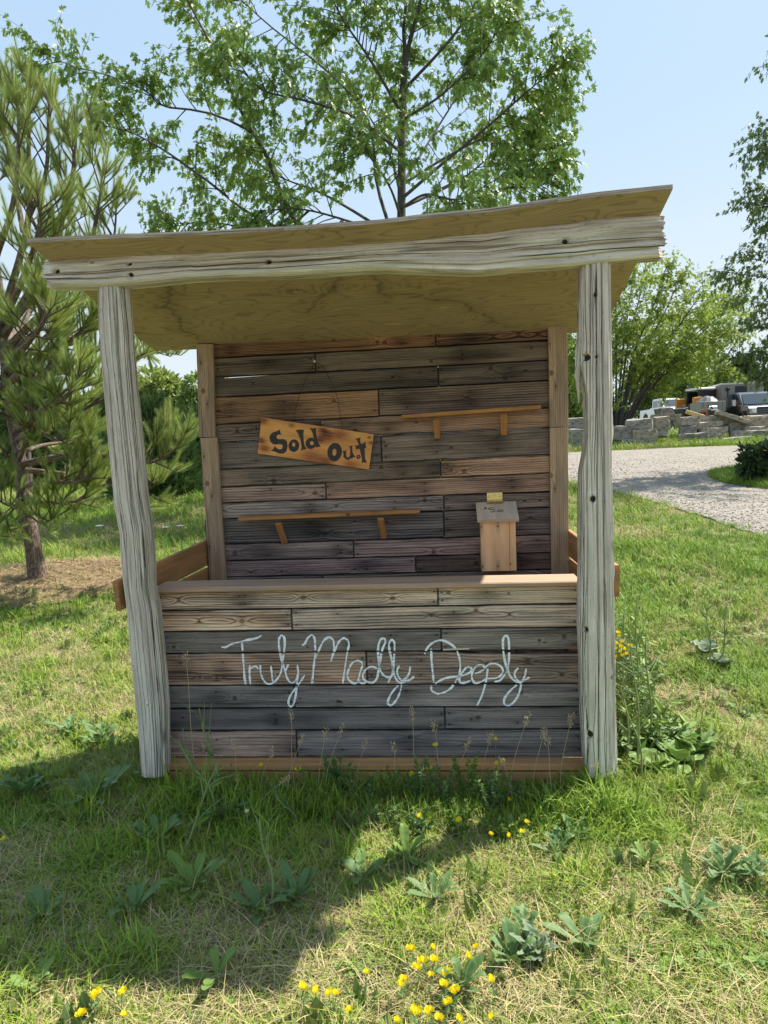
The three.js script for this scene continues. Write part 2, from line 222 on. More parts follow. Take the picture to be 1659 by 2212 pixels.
// ------------------------------------------------------------------ the farm stand
const stand = thing('farm_stand', 'rustic roadside stand of grey pallet boards with a tilted plywood roof on log posts', 'farm stand');
const ZF = 0, ZB = -0.617;
{
  // front panel: rows read from the photograph
  const rowL = [[357, 1277], [357, 1319.5], [357, 1364.5], [357, 1412], [357, 1482], [357, 1530.5], [357, 1578.5], [357, 1635]].map(([x, y]) => Z(x, y, ZF)), rowR = [[1247, 1265], [1247, 1304], [1247, 1355], [1247, 1403], [1247, 1476], [1247, 1525.5], [1247, 1574.5], [1247, 1637]].map(([x, y]) => Z(x, y, ZF));
  const X0 = -0.995, X1 = 0.985, edge = (k) => { const a = rowL[k], b = rowR[k]; return (x) => a.y + (b.y - a.y) * (x - a.x) / (b.x - a.x); };
  const jx = (px, row) => Z(px, (rowL[row].y, [1290, 1335, 1382, 1445, 1503, 1552, 1605][row]), ZF).x;
  const rows = [
    { joints: [jx(946, 0)], c: [[150, 136, 120], [142, 134, 122]], tone: [[128, 118, 106], [150, 138, 118]] },
    { joints: [jx(630, 1)], c: [[165, 150, 134], [140, 128, 116]], tone: [[150, 128, 108], [126, 118, 108]] },
    { joints: [jx(953, 2)], c: [[94, 91, 87], [90, 87, 84]], tone: [[82, 79, 76], [102, 98, 92]], rs: 0.15 },
    { joints: [jx(792, 3)], c: [[132, 112, 96], [108, 96, 86]], tone: [[112, 98, 86], [92, 84, 78]], tear: [1, 0.8], rs: 0.35 },
    { joints: [jx(636, 4)], c: [[94, 93, 92], [101, 99, 97]], tone: [[80, 79, 79], [84, 82, 82]], rs: 0.15 },
    { joints: [jx(961, 5)], c: [[82, 81, 81], [78, 77, 78]], tone: [[69, 68, 69], [88, 86, 85]], rs: 0.15 },
    { joints: [jx(641, 6)], c: [[118, 106, 98], [88, 86, 86]], tone: [[96, 84, 78], [75, 74, 75]] }];
  rows.forEach((r, k) => r.h = edge(k)(0) - edge(k + 1)(0));
  const at = new Atlas(rows, X0, X1, 11, 2.0), fp = new THREE.Group(); fp.name = 'front_panel'; stand.add(fp);
  rows.forEach((r, k) => {
    const cuts = [X0 + 0.004 * (k % 3), ...r.joints, X1 - 0.005 * (k % 2)];
    for (let q = 0; q < cuts.length - 1; q++) {
      const t0 = edge(k), b0 = edge(k + 1);
      const notch = k === 3 && q === 1 ? (x) => 0.016 * smooth(0.36, 0.6, x) + 0.003 * (vn(x * 30, 2) - 0.5) * smooth(0.36, 0.5, x) : () => 0;
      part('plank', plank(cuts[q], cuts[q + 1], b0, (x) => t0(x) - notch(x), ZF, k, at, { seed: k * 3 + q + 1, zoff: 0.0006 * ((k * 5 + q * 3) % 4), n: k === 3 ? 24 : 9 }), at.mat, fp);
    }
  });
  const batten = MAT({ color: rgb(0.16, 0.13, 0.10), roughness: 0.95 });
  rows.forEach((r, k) => r.joints.forEach((x) => part('batten', stick(V(x, edge(k + 1)(x) + 0.004, ZF - 0.042), V(x, edge(k)(x) - 0.004, ZF - 0.042), V(1, 0, 0), 0.04, 0.018), batten, fp)));
  // back panel
  const bl = [742, 773, 815, 858, 917, 956, 1014, 1052, 1086.5, 1121.5, 1175.5, 1212.5, 1247], br = [702, 735, 778, 822, 881, 923.5, 983, 1022, 1062, 1096, 1155, 1193.5, 1230];
  const eb = bl.map((y, k) => { const a = Z(475, y, ZB), b = Z(1185, br[k], ZB); return (x) => a.y + (b.y - a.y) * (x - a.x) / (b.x - a.x); });
  for (let k = 0; k < 5; k++) { const y = 0.916 - 0.13 * (k + 1); eb.push(() => y); }
  const mid = (k) => (bl[k] + bl[k + 1] + br[k] + br[k + 1]) / 4, bx = (px, k) => Z(px, mid(k), ZB).x;
  const B = [
    { j: [941], c: [[106, 81, 60], [95, 73, 57]], tone: [[92, 70, 52], [80, 63, 51]], rs: 0.45 }, { j: [681], c: [[80, 72, 62], [84, 76, 66]] }, { j: [947], c: [[74, 68, 60], [72, 66, 60]] },
    { j: [818], c: [[114, 90, 67], [94, 82, 70]], tone: [[98, 78, 60], [82, 72, 63]], rs: 0.4 }, { j: [692], c: [[88, 77, 68], [120, 99, 82]], tone: [[70, 64, 60], [106, 90, 76]], rs: 0.35 }, { j: [824], c: [[88, 82, 76], [92, 84, 76]] },
    { j: [952], c: [[102, 90, 78], [130, 108, 90]], tone: [[84, 76, 68], [120, 98, 82]], tear: [0.6, 0] }, { j: [704], c: [[118, 103, 94], [124, 103, 88]], rs: 0.3 }, { j: [959], c: [[108, 102, 97], [92, 84, 78]] },
    { j: [959], c: [[82, 79, 77], [78, 72, 68]] }, { j: [764], c: [[106, 96, 92], [114, 99, 94]] }, { j: [898], c: [[110, 97, 94], [78, 66, 60]], tear: [0, 0.9] }];
  const brow = B.map((r, k) => ({ joints: r.j.map((p) => bx(p, k)), c: r.c, tone: r.tone, tear: r.tear, rs: r.rs, h: eb[k](0) - eb[k + 1](0) }));
  for (let k = 0; k < 4; k++) brow.push({ joints: [-0.3 + 0.35 * k], c: [[96, 88, 84], [104, 94, 88]], h: 0.13 });
  const ba = new Atlas(brow, -0.96, 1.06, 101, 2.1), bp = new THREE.Group(); bp.name = 'back_panel'; stand.add(bp);
  brow.forEach((r, k) => {
    const le = -0.935 + 0.012 * ((k * 7) % 3) - 0.004 * k, cuts = [Math.max(-0.955, le), ...r.joints, 1.035 - 0.006 * ((k * 5) % 3)];
    for (let q = 0; q < cuts.length - 1; q++) {
      const tp = eb[k], bt = eb[k + 1], g1 = k === 2 && q === 0 ? (x) => 0.0038 * (1 - smooth(-0.86, -0.45, x)) : () => 0;
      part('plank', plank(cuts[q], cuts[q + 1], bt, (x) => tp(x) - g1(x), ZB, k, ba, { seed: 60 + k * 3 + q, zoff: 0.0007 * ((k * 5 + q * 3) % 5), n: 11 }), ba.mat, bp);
    }
  });
  brow.forEach((r, k) => r.joints.forEach((x) => part('batten', stick(V(x, eb[k + 1](x) + 0.004, ZB - 0.042), V(x, eb[k](x) - 0.004, ZB - 0.042), V(1, 0, 0), 0.04, 0.018), batten, bp)));
  // trim boards on the two ends of the back panel
  const trim = sawn([172, 144, 116], { seed: 8, ring: 0.011, rs: 0.4, lm: 1.6, hm: 0.18, knots: [[0.25, 0.04, 0.012], [0.9, 0.06, 0.014], [1.3, 0.03, 0.009]], nails: [[0.1, 0.03], [0.32, 0.06], [0.6, 0.03], [1.1, 0.05]], c2: [150, 128, 106], bs: 0.002 });
  const st = (a, b, w, seed) => part('corner_trim', stick(Z(...a, ZB + 0.014), Z(...b, ZB + 0.014), V(1, 0, 0), w, 0.024, { seed, n: 6, wob: 0.003, c: 0.002 }), trim, stand);
  st([443.5, 744], [448.5, 944], 0.092, 1); st([452.5, 945.5], [472, 1262], 0.094, 2); st([1203.5, 700], [1207, 922], 0.098, 3); st([1206.5, 923.5], [1209.5, 1248], 0.094, 4);
  for (const [s, x] of [[1, -0.905], [2, 1.005]]) part('corner_post', stick(V(x, -0.05, ZB - 0.065), V(x + (s === 1 ? 0.06 : -0.01), 2.13, ZB - 0.065), V(1, 0, 0), 0.09, 0.088, { seed: s + 9 }), trim, stand);

  // side panels, running out past the log posts
  const sideMat = sawn([176, 128, 80], { seed: 21, ring: 0.012, rs: 0.35, lm: 1.2, hm: 0.3, c2: [156, 116, 76], knots: [[0.4, 0.07, 0.01], [0.9, 0.16, 0.012]], bs: 0.0015 });
  for (const s of [-1, 1]) {
    const sp = new THREE.Group(); sp.name = 'side_panel'; stand.add(sp);
    const A0 = s < 0 ? V(-0.955, 1.06, -0.64) : V(1.045, 1.06, -0.62), A1 = s < 0 ? V(-1.10, 0.985, 0.19) : V(1.108, 0.999, 0.175);
    for (let k = 0; k < 6; k++) { const a = A0.clone(), b = A1.clone(); a.y -= k * 0.147 + (k ? 0.010 : 0); b.y -= k * 0.147 - (k ? 0.004 : 0); if (k) { const f = 0.80; b.lerpVectors(a, b, f); } part('plank', stick(a, b, V(0, 1, 0), 0.14, 0.025, { seed: 30 + k + s, n: 4, c: 0.004 }), sideMat, sp); }
  }
  // counter, ledge and kick board
  const cm = sawn([176, 144, 116], { seed: 31, ring: 0.01, rs: 0.25, lm: 2.1, hm: 0.3, c2: [164, 138, 118], knots: [[0.5, 0.06, 0.01], [1.2, 0.05, 0.013]], nails: [[1.34, 0.08], [1.95, 0.05]], contrast: 0.6 });
  const ca = Y(340, 1259, 0.97), cb = Y(1245, 1249, 0.965);
  part('counter_top', stick(V(-1.0, 0.974, -0.062), V(0.985, 0.962, -0.062), V(0, 0, 1), 0.185, 0.026, { n: 10, wob: 0.003, seed: 3, c: 0.006 }), cm, stand);
  const km = sawn([188, 140, 88], { seed: 41, ring: 0.014, rs: 0.22, lm: 2.1, hm: 0.3, c2: [172, 128, 84], contrast: 0.6 });
  part('ledge', stick(V(-1.0, 0.127, 0.035), V(1.0, 0.127, 0.035), V(0, 0, 1), 0.075, 0.032, { seed: 5, c: 0.004 }), km, stand);
  part('kick_board', stick(V(-1.02, 0.03, 0.05), V(1.075, 0.03, 0.05), V(0, 1, 0), 0.146, 0.036, { seed: 6, c: 0.004 }), km, stand);

  // roof: one warped plywood sheet
  const fe = curve([[55, 515], [250, 506], [450, 498], [650, 486], [829, 473], [929, 461], [1054, 449], [1229, 423], [1329, 410], [1459, 398]].map(([x, y]) => { const p = Z(x, y, 0.503); return [p.x, p.y]; }));
  const W = 1024, Hh = 512, col = new Uint8Array(W * Hh * 4), bm = new Uint8Array(W * Hh * 4);
  const stains = [[[0.30, 0.15], [0.27, 0.3], [0.33, 0.45], [0.30, 0.6], [0.38, 0.72], [0.42, 0.85]], [[1.9, 0.18], [1.75, 0.4], [1.6, 0.52], [1.35, 0.62], [1.3, 0.8]], [[0.95, 0.45], [1.1, 0.7], [1.25, 0.95]]];
  const segd = (x, y, a, b) => { const dx = b[0] - a[0], dy = b[1] - a[1], t = clamp(((x - a[0]) * dx + (y - a[1]) * dy) / (dx * dx + dy * dy)); return Math.hypot(x - a[0] - dx * t, y - a[1] - dy * t); };
  for (let j = 0; j < Hh; j++) for (let i = 0; i < W; i++) {
    const u = i / W * 2.44, v = j / Hh * 1.22; // v from the back edge
    const n = fbm(u * 1.5, v * 6.5), f0 = n * 17 + v * 6, f = f0 - Math.floor(f0), line = smooth(0.55, 0.92, f) * (1 - smooth(0.94, 1, f)), fib = vn(u * 18, v * 260), pt = fbm(u * 2.3 + 7, v * 3);
    let L = 1 - 0.30 * line + 0.16 * (fib - 0.5) + 0.28 * (pt - 0.5);
    for (const s of stains) for (let k = 0; k < s.length - 1; k++) { const w = 0.06 * (fbm(u * 9, v * 22) - 0.5), d = segd(u + w * 1.6, v + w, s[k], s[k + 1]); L *= 1 - 0.30 * Math.exp(-d * d / 0.00012) - 0.12 * Math.exp(-d * d / 0.004); }
    for (const [ku, kv] of [[0.5, 0.4], [0.9, 0.12], [1.5, 0.3], [2.1, 0.62], [0.65, 0.1], [1.05, 0.86]]) { const du = (u - ku) / 2.4, dv = v - kv, d = Math.hypot(du, dv); L *= 1 - 0.5 * Math.exp(-d * d / 0.00006) * vn(u * 200, v * 200); }
    for (const [pu, pv, pr] of [[1.62, 0.42, 0.02], [1.35, 0.25, 0.035], [0.52, 0.62, 0.02], [0.42, 0.58, 0.012], [0.9, 0.9, 0.015]]) { const d = Math.hypot((u - pu) * 0.6, (v - pv) * 2.2); if (d < pr * (0.7 + 0.5 * vn(u * 60, v * 60))) L *= 1.28; }
    // faded grade stamp near the front
    if (u > 0.74 && u < 1.62 && v > 0.66 && v < 0.74) { const cu = (u - 0.74) / 0.88; const bar = vn(u * 95, 3) > 0.6 && vn(u * 30, v * 130) > 0.42 ? 1 : 0; L *= 1 - 0.20 * bar * (cu > 0.36 && cu < 0.42 ? 0 : 1); }
    const o4 = (j * W + i) * 4; [0.40, 0.30, 0.18].forEach((c, k) => col[o4 + k] = 255 * l2s(clamp(c * L * (1 + (k === 2 ? -0.12 * (pt - 0.5) : 0))))); col[o4 + 3] = 255; bm[o4] = bm[o4 + 1] = bm[o4 + 2] = 128 + 80 * (fib - 0.5) - 40 * line; bm[o4 + 3] = 255;
  }
  const ply = MAT({ map: tex(col, W, Hh, true, false), bumpMap: tex(bm, W, Hh, false, false), bumpScale: 0.001, roughness: 0.85, side: THREE.DoubleSide });
  const XL = -1.2, XR = 1.243, ZR0 = 0.503, ZR1 = -0.683, yb = (x) => 2.21 + (2.184 - 2.21) * (x + 1.187) / 2.4;
  const roofY = (x, z) => { const t = (z - ZR1) / (ZR0 - ZR1); return lerp(yb(x), fe(x), t) - 0.006 * Math.sin(t * Math.PI); };
  const T = new Tri(), nu = 60, nv = 12, TH = 0.016, q = (i, j, up) => { const x = lerp(XL, XR, i / nu), z = lerp(ZR1, ZR0, j / nv); return V(x + (j === nv ? 0 : 0), roofY(x, z) - (up ? 0 : TH) + (up && (j === nv || j === 0) ? 0.0025 * (vn(i * 1.7, j) - 0.5) : 0), z + (j === nv ? 0.004 * (vn(i * 0.9, 3) - 0.5) : 0)); }, uv = (i, j) => [i / nu, j / nv];
  for (let i = 0; i < nu; i++) for (let j = 0; j < nv; j++) { T.quad(q(i, j, 0), q(i + 1, j, 0), q(i + 1, j + 1, 0), q(i, j + 1, 0), uv(i, j), uv(i + 1, j), uv(i + 1, j + 1), uv(i, j + 1)); T.quad(q(i, j, 1), q(i, j + 1, 1), q(i + 1, j + 1, 1), q(i + 1, j, 1), uv(i, j), uv(i, j + 1), uv(i + 1, j + 1), uv(i + 1, j)); }
  const E = new Tri(); // weathered edge of the sheet
  for (let i = 0; i < nu; i++) { for (const j of [0, nv]) { const a = q(i, j, 0), b = q(i + 1, j, 0), c = q(i + 1, j, 1), d = q(i, j, 1), m = [i * 0.04, 0], n2 = [(i + 1) * 0.04, 0]; j ? E.quad(a, b, c, d, m, n2, [n2[0], 0.016], [m[0], 0.016]) : E.quad(b, a, d, c, n2, m, [m[0], 0.016], [n2[0], 0.016]); } }
  for (let j = 0; j < nv; j++) for (const i of [0, nu]) { const a = q(i, j, 0), b = q(i, j + 1, 0), c = q(i, j + 1, 1), d = q(i, j, 1); i ? E.quad(b, a, d, c, [j * 0.1 + 0.1, 0], [j * 0.1, 0], [j * 0.1, 0.016], [j * 0.1 + 0.1, 0.016]) : E.quad(a, b, c, d, [j * 0.1, 0], [j * 0.1 + 0.1, 0], [j * 0.1 + 0.1, 0.016], [j * 0.1, 0.016]); }
  const rs = part('roof_sheet', T.geo(), ply, stand); part('sheet_edge', E.geo(), sawn([176, 160, 144], { seed: 51, lm: 1, hm: 0.02, h: 32, contrast: 1.3, c2: [130, 112, 96] }), rs);

  // log posts and cross beam of weathered cedar
  const LINES = []; { const r = rng(66); for (let k = 0; k < 30; k++) LINES.push([r(), 0.0022 + 0.006 * r() * r() * r(), r() * 40]); }
  const LW = 512, LH = 2048, lc = new Uint8Array(LW * LH * 4), lb = new Uint8Array(LW * LH * 4);
  for (let j = 0; j < LH; j++) for (let i = 0; i < LW; i++) {
    const u = i / LW, v = j / LH * 2.6, th = u * Math.PI * 2, cx = Math.cos(th) * 1.2 + 3, sx = Math.sin(th) * 1.2 + 3;
    const wv = 0.05 * (fbm(u * 5, v * 2.2) - 0.5), U = u + wv;
    let ln = 0; for (const [lu, lw, ls] of LINES) { let q = u - lu - 0.05 * (fbm(v * 1.7 + ls, ls) - 0.5) - 0.008 * (vn(v * 14, ls) - 0.5); q -= Math.round(q); const m = smooth(0.36, 0.5, vn(v * 1.6 + ls * 3, ls + 2)); ln = Math.max(ln, m * (1 - smooth(lw * 0.35, lw, Math.abs(q)))); }
    const st = fbm(U * 34, v * 1.6), fi = vn(U * 190, v * 5), fi2 = vn(U * 420, v * 14), pa = fbm(cx * 1.5, v * 2.4 + sx), br = smooth(0.60, 0.74, fbm(U * 16 + 9, v * 1.3)), ck = vn(U * 30 + 3, v * 0.9), crack = smooth(0.036, 0.0, Math.abs(ck - 0.5)) * smooth(0.45, 0.6, vn(U * 9, v * 2 + 8)), pit = vn(u * 260, v * 60) > 0.86 ? 1 : 0;
    let L = (0.80 + 0.22 * (st - 0.5) + 0.26 * (fi - 0.5) + 0.16 * (fi2 - 0.5) + 0.30 * (pa - 0.5) + 0.34 * (fbm(u * 24, v * 9) - 0.5)) * (1 - 0.5 * crack) * (1 - 0.84 * ln) * (1 - 0.22 * pit);
    const g = smooth(0.45, 0.65, pa) * 0.5, o4 = (j * LW + i) * 4, base = [lerp(0.80, 0.48, br * 0.7), lerp(0.705, 0.37, br * 0.7), lerp(0.61, 0.27, br * 0.7)].map((x, q) => lerp(x, [0.20, 0.13, 0.08][q], ln * 0.6));
    lc[o4] = 255 * l2s(clamp(base[0] * L * (1 - 0.10 * g))); lc[o4 + 1] = 255 * l2s(clamp(base[1] * L)); lc[o4 + 2] = 255 * l2s(clamp(base[2] * L * (1 - 0.03 * g))); lc[o4 + 3] = 255;
    lb[o4] = lb[o4 + 1] = lb[o4 + 2] = 255 * clamp(0.6 + 0.5 * (st - 0.5) + 0.5 * (fi - 0.5) + 0.2 * (fi2 - 0.5) - 0.5 * crack - 0.6 * ln - 0.15 * pit); lb[o4 + 3] = 255;
  }
  const lm = tex(lc, LW, LH, true), lbm = tex(lb, LW, LH, false); lm.wrapT = lbm.wrapT = THREE.MirroredRepeatWrapping; const log = (off) => { const m = lm.clone(), b = lbm.clone(); for (const t of [m, b]) { t.offset.set(off, off * 1.7); t.needsUpdate = true; } return MAT({ map: m, bumpMap: b, bumpScale: 0.005, roughness: 0.9, side: THREE.DoubleSide }); };
  // section at s: centre, half sizes along A and B; angle 0 faces B (towards the viewer)
  function logMesh(n, len, sec, A, B, o) {
    const N = 176, holes = o.holes || [], cr = o.cracks || [];
    const ringAt = (j) => { const f = j / n, { c, a, b, x0, x1 } = sec(f), out = [];
      for (let i = 0; i <= N; i++) {
        const th = (i % N) / N * Math.PI * 2, s = Math.sin(th), k = Math.cos(th), p = o.pow || 2.6, r0 = Math.pow(Math.pow(Math.abs(s), p) + Math.pow(Math.abs(k), p), -1 / p);
        let d = 0.007 * (fbm(Math.cos(th) * 1.6 + 5 + o.seed, Math.sin(th) * 1.6 + f * len * 1.6) - 0.5) + 0.0045 * (fbm(th * 4.5 * (1 + 0) + o.seed + 0.8 * vn(f * len * 1.5, 2), f * len * 1.3) - 0.5) + 0.0014 * (vn(th * 15 + 0.9 * vn(f * len * 3, 5), f * len * 2.2) - 0.5) + 0.0012 * (vn(th * 34 + vn(f * len * 6, 5), f * len * 5) - 0.5);
        if (i % N > N - 14) { const w = (i % N - (N - 14)) / 14; d = lerp(d, 0.007 * (fbm(Math.cos(0) * 1.6 + 5 + o.seed, f * len * 1.6) - 0.5) + 0.0045 * (fbm(o.seed + 0.8 * vn(f * len * 1.5, 2), f * len * 1.3) - 0.5) + 0.0035 * (vn(0.9 * vn(f * len * 3, 5), f * len * 2.2) - 0.5), w); }
        for (const [t0, dep, wd, f0, f1] of cr) { const m = smooth(f0 - 0.03, f0 + 0.03, f) * (1 - smooth(f1 - 0.03, f1 + 0.03, f)); if (m > 0) { let q = th - t0 - 0.16 * (fbm(f * len * 2.2 + t0 * 7, t0) - 0.5); q = Math.atan2(Math.sin(q), Math.cos(q)); d -= Math.min(0.026, dep * 2) * m * Math.exp(-q * q / (wd * wd * 0.45)); } }
        for (const [ht, hf, hr, hd] of holes) { let q = th - ht; q = Math.atan2(Math.sin(q), Math.cos(q)) * (a + b) / 2; const e = Math.hypot(q, (f - hf) * len * 0.8); d += 0.006 * Math.exp(-e * e / (hr * hr * 6)); if (e < hr * 1.25) d -= Math.min(0.036, hd + 0.01) * (1 - smooth(hr * 0.75, hr * 1.25, e)); }
        const R = r0 + d / ((a + b) / 2);
        const rag = (o.rag || 0.01) * ((f < 0.02 ? -1 + f / 0.02 : f > 0.98 ? (f - 0.98) / 0.02 : 0)) * (vn(th * 5 + o.seed, 1) + 0.6 * vn(th * 17, 2)); out.push(c.clone().addScaledVector(A, s * a * R).addScaledVector(B, k * b * R).addScaledVector(B.clone().cross(A).negate().multiplyScalar(o.ax || 1), rag)); if (x0 !== undefined) { const q = out[out.length - 1], e = 0.003 * (vn(th * 9, f * len * 30) - 0.5); q.x = clamp(q.x, x0 + e, x1 + e); }
      } return out; };
    const rings = []; for (let j = 0; j <= n; j++) rings.push(ringAt(j));
    const g = grid(N, n, (i, j) => [rings[j][i], i / N, j / n * len / 2.6], true), caps = [];
    for (const j of [0, n]) { const T2 = new Tri(), c = rings[j].reduce((q2, p) => q2.add(p), V(0, 0, 0)).multiplyScalar(1 / rings[j].length), dirn = rings[j === 0 ? 0 : n][0].clone().sub(rings[j === 0 ? 1 : n - 1][0]).normalize(); c.addScaledVector(dirn, -0.008); for (let i = 0; i < N; i++) { const a = rings[j][i], b = rings[j][i + 1], um = [[0.5, 0.5], [0.5 + 0.2 * Math.sin(i / N * 6.28), 0.5 + 0.03 * Math.cos(i / N * 6.28)], [0.5 + 0.2 * Math.sin((i + 1) / N * 6.28), 0.5 + 0.03 * Math.cos((i + 1) / N * 6.28)]]; j ? T2.tri(c, a, b, ...um) : T2.tri(c, b, a, ...um); } caps.push(T2.geo()); }
    const cores = holes.filter((h) => h[2] > 0.0045).map(([ht, hf, hr]) => { const { c, a, b } = sec(hf), p = o.pow || 2.6, s = Math.sin(ht), k = Math.cos(ht), r0 = Math.pow(Math.pow(Math.abs(s), p) + Math.pow(Math.abs(k), p), -1 / p), q = c.clone().addScaledVector(A, s * a * r0).addScaledVector(B, k * b * r0), nrm = A.clone().multiplyScalar(s / a).addScaledVector(B, k / b).normalize(), m = new THREE.SphereGeometry(hr * 0.95, 12, 8); m.scale(1, 1, 0.35); m.applyQuaternion(new THREE.Quaternion().setFromUnitVectors(V(0, 0, 1), nrm)); q.addScaledVector(nrm, -0.012); m.translate(q.x, q.y, q.z); return m; });
    logMesh.cores = cores.length ? merged(cores) : null;
    return merged([g, ...caps]);
  }
  const holeShade = MAT({ color: rgb(0.028, 0.021, 0.016), roughness: 1 }), core = () => { if (logMesh.cores) part('knot_hole_shade', logMesh.cores, holeShade, stand.children[stand.children.length - 1]); };  // near-black plugs added inside the knot holes, standing in for the shade within
  const zPost = (f) => lerp(0.085, 0.29, f); // foot set back, head leaning out under the beam
  const postL = { l: curve([[600, 216], [691, 218], [763, 222], [814, 228], [949, 239], [1049, 249], [1092, 253], [1149, 265], [1210, 267], [1250, 271], [1314, 279], [1432, 289], [1505, 296], [1557, 302], [1675, 311]]), r: curve([[600, 277], [691, 284], [763, 289], [834, 295], [920, 304], [992, 311], [1072, 318], [1135, 328], [1212, 334], [1262, 335], [1314, 345], [1418, 355], [1522, 364], [1675, 366]]), y0: 1672, y1: 604 };
  const postR = { l: curve([[555, 1253], [671, 1248.5], [761, 1247], [800, 1252], [832, 1260], [854, 1264], [924, 1265], [976, 1261], [1027, 1250], [1152, 1249], [1214, 1251], [1261, 1247], [1298, 1245.6], [1340, 1242.5], [1360, 1247], [1418, 1251], [1522, 1254], [1626, 1260], [1671, 1266]]), r: curve([[555, 1316], [691, 1317], [851, 1319], [881, 1317.5], [930, 1321], [962, 1317], [1037, 1317], [1157, 1323], [1168, 1319], [1230, 1324], [1251, 1321], [1383, 1324], [1522, 1325.6], [1592, 1329], [1671, 1331]]), y0: 1669, y1: 558 };
  const secOf = (P, depth, bl, br2) => (f) => { const y = lerp(P.y0, P.y1, f), z = zPost(f), a = Z(bl ? bl(y) : P.l(y), y, z), b = Z(br2 ? br2(y) : P.r(y), y, z); return { c: a.clone().add(b).multiplyScalar(0.5), a: (b.x - a.x) / 2 * 0.985, b: depth, x0: bl && Z(P.l(y), y, z).x, x1: bl && Z(P.r(y), y, z).x }; };
  const fOf = (P, y) => (y - P.y0) / (P.y1 - P.y0), tOf = (P, x, y) => Math.asin(clamp((x - (P.l(y) + P.r(y)) / 2) / ((P.r(y) - P.l(y)) / 2), -0.95, 0.95));
  part('post', logMesh(380, 2.27, secOf(postL, 0.058), V(1, 0, 0), V(0, 0, 1), { seed: 2, pow: 3.0, cracks: [[0.45, 0.009, 0.05, -0.1, 0.97], [0.72, 0.006, 0.04, 0.1, 0.6], [-0.5, 0.004, 0.035, 0.3, 0.8], [0.1, 0.004, 0.03, 0.5, 1.1], [-0.9, 0.004, 0.04, 0, 0.5]], holes: [[tOf(postL, 232, 675), fOf(postL, 675), 0.004, 0.008], [tOf(postL, 300, 1434), fOf(postL, 1434), 0.005, 0.006], [tOf(postL, 330, 1510), fOf(postL, 1515), 0.004, 0.008]] }), log(0.13), stand, 'pale grey log post with one long split edge'); core();
  part('post', logMesh(420, 2.27, secOf(postR, 0.062, curve([[555, 1247], [1671, 1247]]), curve([[555, 1319], [1671, 1333]])), V(1, 0, 0), V(0, 0, 1), { seed: 9, pow: 2.5, cracks: [[-0.05, 0.014, 0.04, -0.1, 0.95], [0.35, 0.012, 0.05, 0.25, 1.1], [-0.62, 0.009, 0.06, -0.1, 0.7], [0.8, 0.009, 0.07, 0.1, 1.1], [0.55, 0.008, 0.05, -0.1, 0.45], [-0.45, 0.010, 0.05, 0.62, 1.1]], holes: [[tOf(postR, 1279.5, 643), fOf(postR, 643), 0.0065, 0.03], [tOf(postR, 1262, 775), fOf(postR, 775), 0.012, 0.03], [tOf(postR, 1281, 774), fOf(postR, 774), 0.005, 0.02], [tOf(postR, 1273, 1075.6), fOf(postR, 1075.6), 0.011, 0.035], [tOf(postR, 1259.7, 1353.6), fOf(postR, 1353.6), 0.009, 0.03], [tOf(postR, 1313, 1454.5), fOf(postR, 1454.5), 0.008, 0.025], [tOf(postR, 1275, 1576), fOf(postR, 1576), 0.012, 0.035]] }), log(0.55), stand, 'knotty grey log post with deep splits and knot holes'); core();
  { // splinter hanging off the right post
    const pts = [[1252, 735], [1249, 765], [1248, 800], [1249, 835], [1251, 872]].map(([x, y], i) => Z(x, y, 0.285 - 0.006 * i));
    part('splinter', tube(pts, [0.012, 0.014, 0.012, 0.009, 0.002], 7), log(0.3), stand);
  }
  const bt = curve([[80, 566], [95, 563], [200, 555.6], [260, 546.6], [350, 544.6], [410, 543], [420, 547], [550, 538], [700, 529.6], [829, 520.5], [879, 513], [954, 505.6], [1054, 499.6], [1129, 488], [1229, 481.6], [1279, 471.6], [1354, 467], [1424, 462], [1448, 463]]), bb = curve([[80, 614], [92, 618], [215, 616.6], [275, 613], [400, 599.6], [500, 594], [600, 591.6], [700, 585.6], [829, 578], [904, 581.6], [1029, 585.6], [1129, 576.6], [1229, 570.6], [1329, 560.6], [1424, 551.6], [1446, 551]]);
  const bsec = (f) => { const x = lerp(82, 1448, f), a = Z(x, bt(x) - 3, 0.365), b = Z(x, bb(x) + 1, 0.365); return { c: a.clone().add(b).multiplyScalar(0.5).setZ(0.31), a: (a.y - b.y) / 2 * 1.03, b: 0.058 }; };
  const fB = (x) => (x - 82) / (1448 - 82), tB = (x, y) => Math.asin(clamp(((bt(x) + bb(x)) / 2 - y) / ((bb(x) - bt(x)) / 2), -0.95, 0.95));
  part('cross_beam', logMesh(440, 2.62, bsec, V(0, 1, 0), V(0, 0, 1), { seed: 17, pow: 4.2, rag: 0.035, ax: -1, cracks: [[-0.15, 0.010, 0.06, -0.1, 0.5], [0.3, 0.007, 0.05, 0.1, 0.62], [-0.5, 0.008, 0.05, 0.0, 0.35], [-0.62, 0.011, 0.09, 0.55, 1.1], [0.15, 0.007, 0.04, 0.45, 1.1], [0.65, 0.005, 0.05, 0.6, 1.1], [-0.2, 0.007, 0.04, 0.6, 1.1]], holes: [[tB(123, 587), fB(123), 0.010, 0.02], [tB(201, 571), fB(201), 0.005, 0.015], [tB(281, 571), fB(281), 0.008, 0.02], [tB(281, 594), fB(281), 0.009, 0.015], [tB(460, 549), fB(460), 0.012, 0.01], [tB(580, 567), fB(580), 0.009, 0.02], [tB(1221, 521.5), fB(1221), 0.0095, 0.035]] }), log(0.78), stand, 'long grey weathered beam across both posts'); core();

